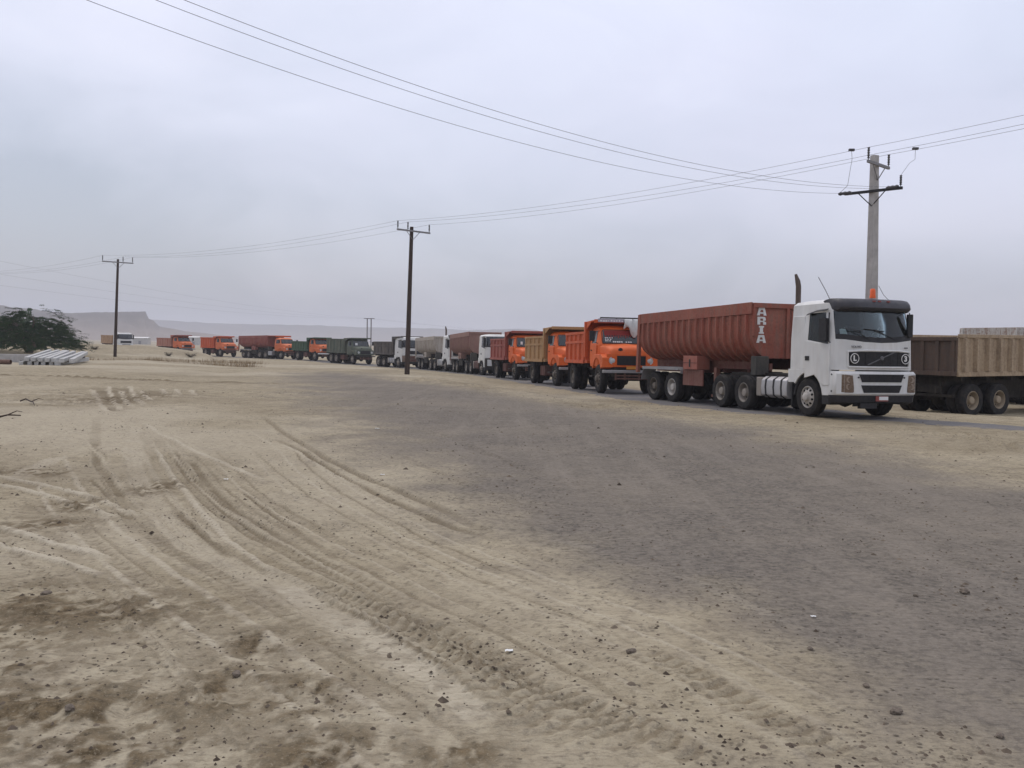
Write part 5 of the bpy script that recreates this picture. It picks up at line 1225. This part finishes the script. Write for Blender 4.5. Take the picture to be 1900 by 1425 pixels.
# ================================================================== left background: tree, posts, pipe, sheds
def leafmat(name, c1, c2):
    b = NB(name); oi = b.n('ShaderNodeObjectInfo').outputs['Random']; n = b.noise(b.obj(), 1.6, 4); n2 = b.noise(b.obj(), 14, 2)
    c = b.mix(b.rng(b.math('ADD', b.math('MULTIPLY', n, .6), b.math('MULTIPLY', n2, .4)), .35, .65), c1, c2); b.bsdf(c, .7, spec=.2); return b.m
BARK = paint('grey_brown_bark', (.10, .08, .065), .9, .2)
def acacia(x, y, rad, ht):
    t = empty('acacia_tree', None, (x, y, zs(x, y) - .1)); tag(t, 'broad dark green thorny acacia at the left edge behind the concrete posts', 'tree')
    rnd = random.Random(4); tk = MB(); lf = MB(); tips = []
    for k in range(9):
        a = 2 * PI * k / 9 + rnd.uniform(-.3, .3); q = rnd.uniform(.35, .75) * rad
        e = Vector((math.cos(a) * q, math.sin(a) * q, rnd.uniform(.45, .8) * ht)); m1 = e * .45 + Vector((0, 0, ht * .12))
        tk.tube([(0, 0, 0), m1 * .5, m1, e], [.16, .12, .085, .03], 6)
        for j in range(6):
            s = m1.lerp(e, rnd.uniform(.1, 1)); b = a + rnd.uniform(-1.1, 1.1); l = rnd.uniform(.25, .5) * rad
            f = s + Vector((math.cos(b) * l, math.sin(b) * l, rnd.uniform(-.05, .3) * ht))
            tk.tube([s, s.lerp(f, .5) + Vector((0, 0, .12)), f], [.035, .025, .01], 4)
    for k in range(1500):
        a = rnd.uniform(0, 2 * PI); u = math.sqrt(rnd.uniform(.02, 1)); prof = math.sqrt(max(0, 1 - u * u * .94)) * (.90 + .14 * math.sin(a * 3 + 1) + .1 * math.sin(a * 7))
        top = ht * prof; w_ = rnd.uniform(0, 1) ** .6; z = .45 + (top - .45) * (w_ if u < .85 else w_ * .9)
        rr_ = u * rad * (1 + .10 * math.sin(a * 5 + 2) + .08 * math.sin(a * 11))
        c = Vector((math.cos(a) * rr_, math.sin(a) * rr_, z)); di = a + rnd.uniform(-.7, .7); L = rnd.uniform(.35, .95); tilt = rnd.uniform(-.28, .30)
        dv = Vector((math.cos(di), math.sin(di), tilt)); sd_ = Vector((-math.sin(di), math.cos(di), 0))
        n = 15
        if k % 3 == 0: tk.tube([c - dv * .2, c + dv * L], [.012, .004], 3, caps=False)
        for i in range(n):
            p = c + dv * (L * i / n) + Vector((0, 0, -.12 * (i / n) ** 2 + rnd.uniform(-.05, .05)))
            for s in (-1, 1):
                ln = rnd.uniform(.06, .14); wv = Vector((dv.x, dv.y, 0)) * rnd.uniform(.01, .03) + Vector((0, 0, rnd.uniform(.02, .045))); o_ = sd_ * s * ln + Vector((0, 0, rnd.uniform(-.05, .06))); k0 = p + sd_ * s * rnd.uniform(0, .06)
                lf.add([k0 - wv, k0 + o_ * .6 - wv * 1.3, k0 + o_, k0 + o_ * .5 + wv], [(0, 1, 2, 3)])
    tk.build('trunk', BARK, t); link('crown', lf.mesh('crown', leafmat('acacia_leaf', (.018, .046, .022), (.058, .096, .040)), 0, False), t)
acacia(-42.7, 81, 4.2, 4.1)
def post(p, q, w0, w1, h0, h1, label, grp='precast concrete posts in the pile'):
    p = Vector(p); q = Vector(q); d = (q - p).normalized(); s = Vector((d.y, -d.x, 0)).normalized(); up = Vector((0, 0, 1))
    mb = MB(); mb.loft([[p + s * a * w0 / 2 + up * b * h0 / 2 for a, b in ((-1, -1), (1, -1), (1, 1), (-1, 1))], [q + s * a * w1 / 2 + up * b * h1 / 2 for a, b in ((-1, -1), (1, -1), (1, 1), (-1, 1))]])
    return tag(mb.build('concrete_post', CONC_W, bevel=.012), label, 'concrete post', grp)
ordn = ('leftmost', 'second from left', 'third from left', 'fourth from left', 'fifth from left', 'sixth from left', 'rightmost')
for k in range(7):
    xn = -30.35 + k * .42 + (.0, .05, .02, .08, .02, .16, .30)[k]; xf = -33.3 + k * .40 + (0, .04, .0, .06, 0, .12, .2)[k]
    post((xn, 57.2 - .1 * (k % 2), .36 - .012 * k), (xf, 66 + .3 * (k % 3), .78 - .02 * k), .27, .22, .25, .2, 'pale concrete post on top of the pile, %s' % ordn[k])
post((-28.4, 57.2, .13), (-31.1, 67, .2), .36, .28, .28, .24, 'pale concrete post lying on the sand along the right side of the pile')
for k, xx in enumerate((-30.75, -30.2, -29.78, -29.35, -28.85)):
    post((xx, 57.3, .10), (xx - 2.6, 66, .22), .25, .22, .22, .22, 'short-ended concrete post in the bottom layer of the pile, %s' % ('leftmost', 'second from left', 'middle one', 'fourth from left', 'rightmost')[k])
for yy in (58.6, 64.6):
    tag(MB().box(-33.9 + (66 - yy) * .33, -28.2 + (58 - yy) * .3, yy - .09, yy + .09, .20 if yy < 60 else .32, .245 if yy < 60 else .60).build('timber_sleeper', WOOD), 'dark timber bearer under the %s end of the concrete posts' % ('near' if yy < 60 else 'far'), 'timber')
tag(MB().box(-40.5, -32.2, 61.6, 62.0, -.1, .56).build('concrete_beam', CONC, bevel=.02), 'long low concrete beam lying left of the posts under the tree', 'concrete beam')
pm = MB(); pm.lathe([(.15, 0), (.15, 6.5), (.135, 6.5), (.135, 0), (.15, 0)], 20, 'x', (-38.2, 57.9, .14)); tag(pm.build('steel_pipe', PIPEM), 'rusty brown pipe lying on the sand at the left edge', 'pipe')
for (x, y, wd, ht, lab) in ((-170, 420, 6.8, 3.4, 'small white shed far off right of the far left pole'), (-156, 450, 5.0, 4.2, 'distant pale shed between two orange trucks')):
    s = empty('shed', None, (x, y, -1.3)); tag(s, lab, 'shed')
    MB().box(-wd / 2, wd / 2, -2, 2, 0, ht).build('wall', paint('dusty_white_wall', (.46, .45, .43), .8, .3), s)
    MB().prism([(-2.2, ht), (2.2, ht), (0, ht + .5)], 'x', -wd / 2 - .2, wd / 2 + .2).build('roof', WHITE2, s)
    MB().box(-.6, .6, -2.03, -2.003, 0, 2.1).build('door', ZINC, s)

# dry grass strip
gm = MB(); rnd = random.Random(9)
strip_pts = smooth_poly([(-34.5, 71.5), (-31.5, 75), (-29, 76.5), (-26, 76.5), (-22.5, 74), (-20.5, 72)])
for k in range(5200):
    a = rnd.random() * (len(strip_pts) - 1); i = int(a); f = a - i
    dens = .5 + .5 * math.sin(a * 1.3) * math.sin(a * .47 + 1)
    if rnd.random() > .25 + .75 * dens: continue
    x = strip_pts[i][0] * (1 - f) + strip_pts[i + 1][0] * f + rnd.gauss(0, .5); y = strip_pts[i][1] * (1 - f) + strip_pts[i + 1][1] * f + rnd.gauss(0, .8)
    z = zs(x, y) if k % 6 == 0 or k < 2 else z
    h = rnd.uniform(.12, .40) * (.5 + .6 * dens); an = rnd.uniform(0, 2 * PI); dx, dy = math.cos(an), math.sin(an); wv = .012
    gm.add([(x - dy * wv, y + dx * wv, z - .06), (x + dy * wv, y - dx * wv, z - .06), (x + dx * h * .5, y + dy * h * .5, z + h)], [(0, 1, 2)])
tag(link('dry_grass', gm.mesh('dry_grass', leafmat('dry_straw', (.17, .11, .055), (.30, .22, .12)), 0, False)), 'strip of dry brown grass beside the far left pole', 'grass', kind='stuff')
def shrub(x, y, r, h, label, col):
    t = empty('desert_shrub', None, (x, y, zs(x, y) - .03)); tag(t, label, 'shrub', 'low desert shrubs'); st = MB(); lf = MB(); rnd = random.Random(int(x * 10))
    for k in range(46):
        a = rnd.uniform(0, 2 * PI); e = Vector((math.cos(a) * r * rnd.uniform(.3, 1), math.sin(a) * r * rnd.uniform(.3, 1), h * rnd.uniform(.35, 1)))
        st.tube([(0, 0, 0), e * .6 + Vector((0, 0, .05)), e], [.012, .008, .003], 3, caps=False)
        for j in range(14):
            p = e * rnd.uniform(.12, 1.05) + Vector((rnd.uniform(-.07, .07), rnd.uniform(-.07, .07), rnd.uniform(-.05, .05))); q = [Vector((rnd.uniform(-.05, .05), rnd.uniform(-.05, .05), rnd.uniform(-.03, .03))) for _ in range(3)]
            lf.add([p + q[0], p + q[1], p + q[2]], [(0, 1, 2)])
    st.build('stem', BARK, t); link('foliage', lf.mesh('foliage', col, 0, False), t)
SHR = leafmat('dry_shrub_leaf', (.05, .045, .025), (.11, .085, .045))
shrub(-44.9, 98.5, .7, .42, 'small dark shrub on the sand just left of the far left pole', SHR)
shrub(-36.4, 97, .55, .45, 'small dark shrub on the sand below the pinkish-bed truck, the left one of two', SHR)
shrub(-34.6, 98.5, .75, .55, 'small dark shrub on the sand below the pinkish-bed truck, the right one of two', SHR)
def twig(pts, label):
    z = [ (x, y, zs(x, y) + dz) for x, y, dz in pts ]
    mb = MB(); mb.tube(z, [.022 - .014 * k / len(z) for k in range(len(z))], 5)
    m = Vector(z[len(z) // 2]); mb.tube([m, m + Vector((.14, .10, .08)), m + Vector((.26, .1, .06))], [.018, .012, .006], 4)
    tag(mb.build('dead_branch', WOOD), label, 'branch', 'dead twigs on the sand')
twig([(-13.0, 24.2, .05), (-12.75, 24.0, .12), (-12.45, 23.7, .07), (-12.2, 23.3, .10), (-11.95, 22.9, .04)], 'longer dark dead branch lying on the sand at the left edge')
twig([(-10.95, 19.55, .03), (-10.8, 19.6, .07), (-10.6, 19.75, .05)], 'short dark twig lying nearer than the dead branch at the left edge')

# ================================================================== stones, gravel, litter
def rock_mesh(seed, n=1):
    rnd = random.Random(seed); bm = bmesh.new(); bmesh.ops.create_icosphere(bm, subdivisions=2 if n else 1, radius=1)
    for v in bm.verts:
        k = 1 + .28 * math.sin(v.co.x * 3.1 + seed) * math.sin(v.co.y * 2.7 + seed * 2) + rnd.uniform(-.12, .12)
        v.co *= k * .8; v.co.z *= .62
    me = bpy.data.meshes.new('stone'); bm.to_mesh(me); bm.free(); return me
STM = paint('dark_stone', (.085, .068, .055), .9, .45)
rocks = [rock_mesh(s) for s in range(4)]
for m_ in rocks: m_.materials.append(STM)
def stone(x, y, r, lab, k):
    z = float(ground_all(np.array([x]), np.array([y]))[0][0])
    o = link('stone', rocks[k % 4], None, (x, y, z + r * .3), (0, 0, k * 1.7)); o.scale = (r * 1.25, r, r)
    tag(o, lab, 'stone', 'loose stones on the ground')
for k, (x, y, r, lab) in enumerate(((.7, 5.11, .030, 'dark round stone alone on pale sand in the lower middle'), (3.34, 6.64, .045, 'reddish dark stone on the grey gravel, lower right'), (1.89, 4.37, .032, 'flat dark stone on the grey-tan border near the bottom right'),
        (1.88, 4.72, .022, 'small dark stone just above the flat dark one near the bottom right'), (2.26, 4.12, .024, 'dark stone nearest the bottom right corner'), (-2.03, 4.19, .032, 'dark clod in the churned soil at the lower left'),
        (-3.15, 6.18, .035, 'dark stone above the churned soil at the left edge'), (-1.41, 4.71, .03, 'dark clod right of the narrow double tyre line'), (1.78, 5.31, .022, 'dark pebble on the grey gravel left of the white scrap'), (2.94, 6.54, .022, 'thin dark pebble left of the reddish stone on the gravel'))):
    stone(x, y, r, lab, k)
# gravel crumbs: tiny stones nobody could count, one mesh
def crumbs():
    N = 15000; r = np.exp(rng.uniform(math.log(3.2), math.log(34), N)); a = np.radians(rng.uniform(-36, 36, N))
    x = r * np.sin(a); y = r * np.cos(a); cl = fbm(x * .8, y * .8, 61, 3); keep = (cl > .40) & (rng.random(N) < .25 + 2.2 * (cl - .40))
    x = x[keep]; y = y[keep]; r = r[keep]; z = ground_all(x, y)[0]
    base = [(1, 0, 0), (.3, .9, .1), (-.8, .5, 0), (-.7, -.6, .1), (.4, -.9, 0), (.05, 0, .75)]
    fs = [(0, 1, 5), (1, 2, 5), (2, 3, 5), (3, 4, 5), (4, 0, 5)]
    mb = MB()
    for X, Y, Z, q in zip(x, y, z, r):
        s = .0036 * (1 + rng.exponential(.9)) * (1 + q * .045); s = min(s, .045); an = rng.uniform(0, 6.3); c, n = math.cos(an), math.sin(an); e = rng.uniform(.6, 1.5)
        mb.add([(X + s * (c * u * e - n * v), Y + s * (n * u * e + c * v), Z + s * (w_ * rng.uniform(.7, 1.3) - .1)) for u, v, w_ in base], fs)
    b = NB('gravel_stone'); n = b.noise(b.obj(), 3.5, 3); b.bsdf(b.mix(b.rng(n, .35, .65), (.055, .042, .032), (.17, .135, .10)), .95, spec=.1)
    tag(link('gravel', mb.mesh('gravel', b.m, 0, False)), 'scattered dark gravel crumbs on the sand', 'gravel', kind='stuff')
crumbs()
for k, (x, y, r, lab) in enumerate(((.01, 5.1, .028, 'white paper scrap on the sand in the lower middle'), (-3.6, 11.54, .035, 'white paper scrap beside the tyre tracks on the left'), (2.01, 5.96, .02, 'small white scrap on the grey gravel at the lower right'), (-2.71, 18.5, .05, 'white scrap at the left border of the grey gravel, the farthest one'), (-1.71, 12.18, .035, 'white scrap at the left border of the grey gravel, nearer than another'))):
    z = float(ground_all(np.array([x]), np.array([y]))[0][0]); mb = MB()
    mb.strip([[(x + r * (i / 4 - .5) * 1.6, y + r * (j / 3 - .5), z + .008 + r * .25 * abs(math.sin(i * 1.3 + j + k))) for j in range(4)] for i in range(5)], thick=(0, 0, .002))
    tag(mb.build('paper_scrap', PAPER, smooth=60), lab, 'litter', 'white scraps of litter')

# ================================================================== dusty air
hz = MB().box(-9400, 9400, -9400, 9400, -6, 95)
hm = bpy.data.materials.new('haze_air'); hm.use_nodes = True; hm.node_tree.nodes.clear()
ho = hm.node_tree.nodes.new('ShaderNodeOutputMaterial'); hv = hm.node_tree.nodes.new('ShaderNodeVolumePrincipled')
hv.inputs['Density'].default_value = .00042; hv.inputs['Color'].default_value = (.84, .86, .93, 1)
hm.node_tree.links.new(hv.outputs[0], ho.inputs['Volume'])
tag(hz.build('haze', hm, smooth=0), 'thin pale dust haze filling the air', 'haze', kind='stuff')
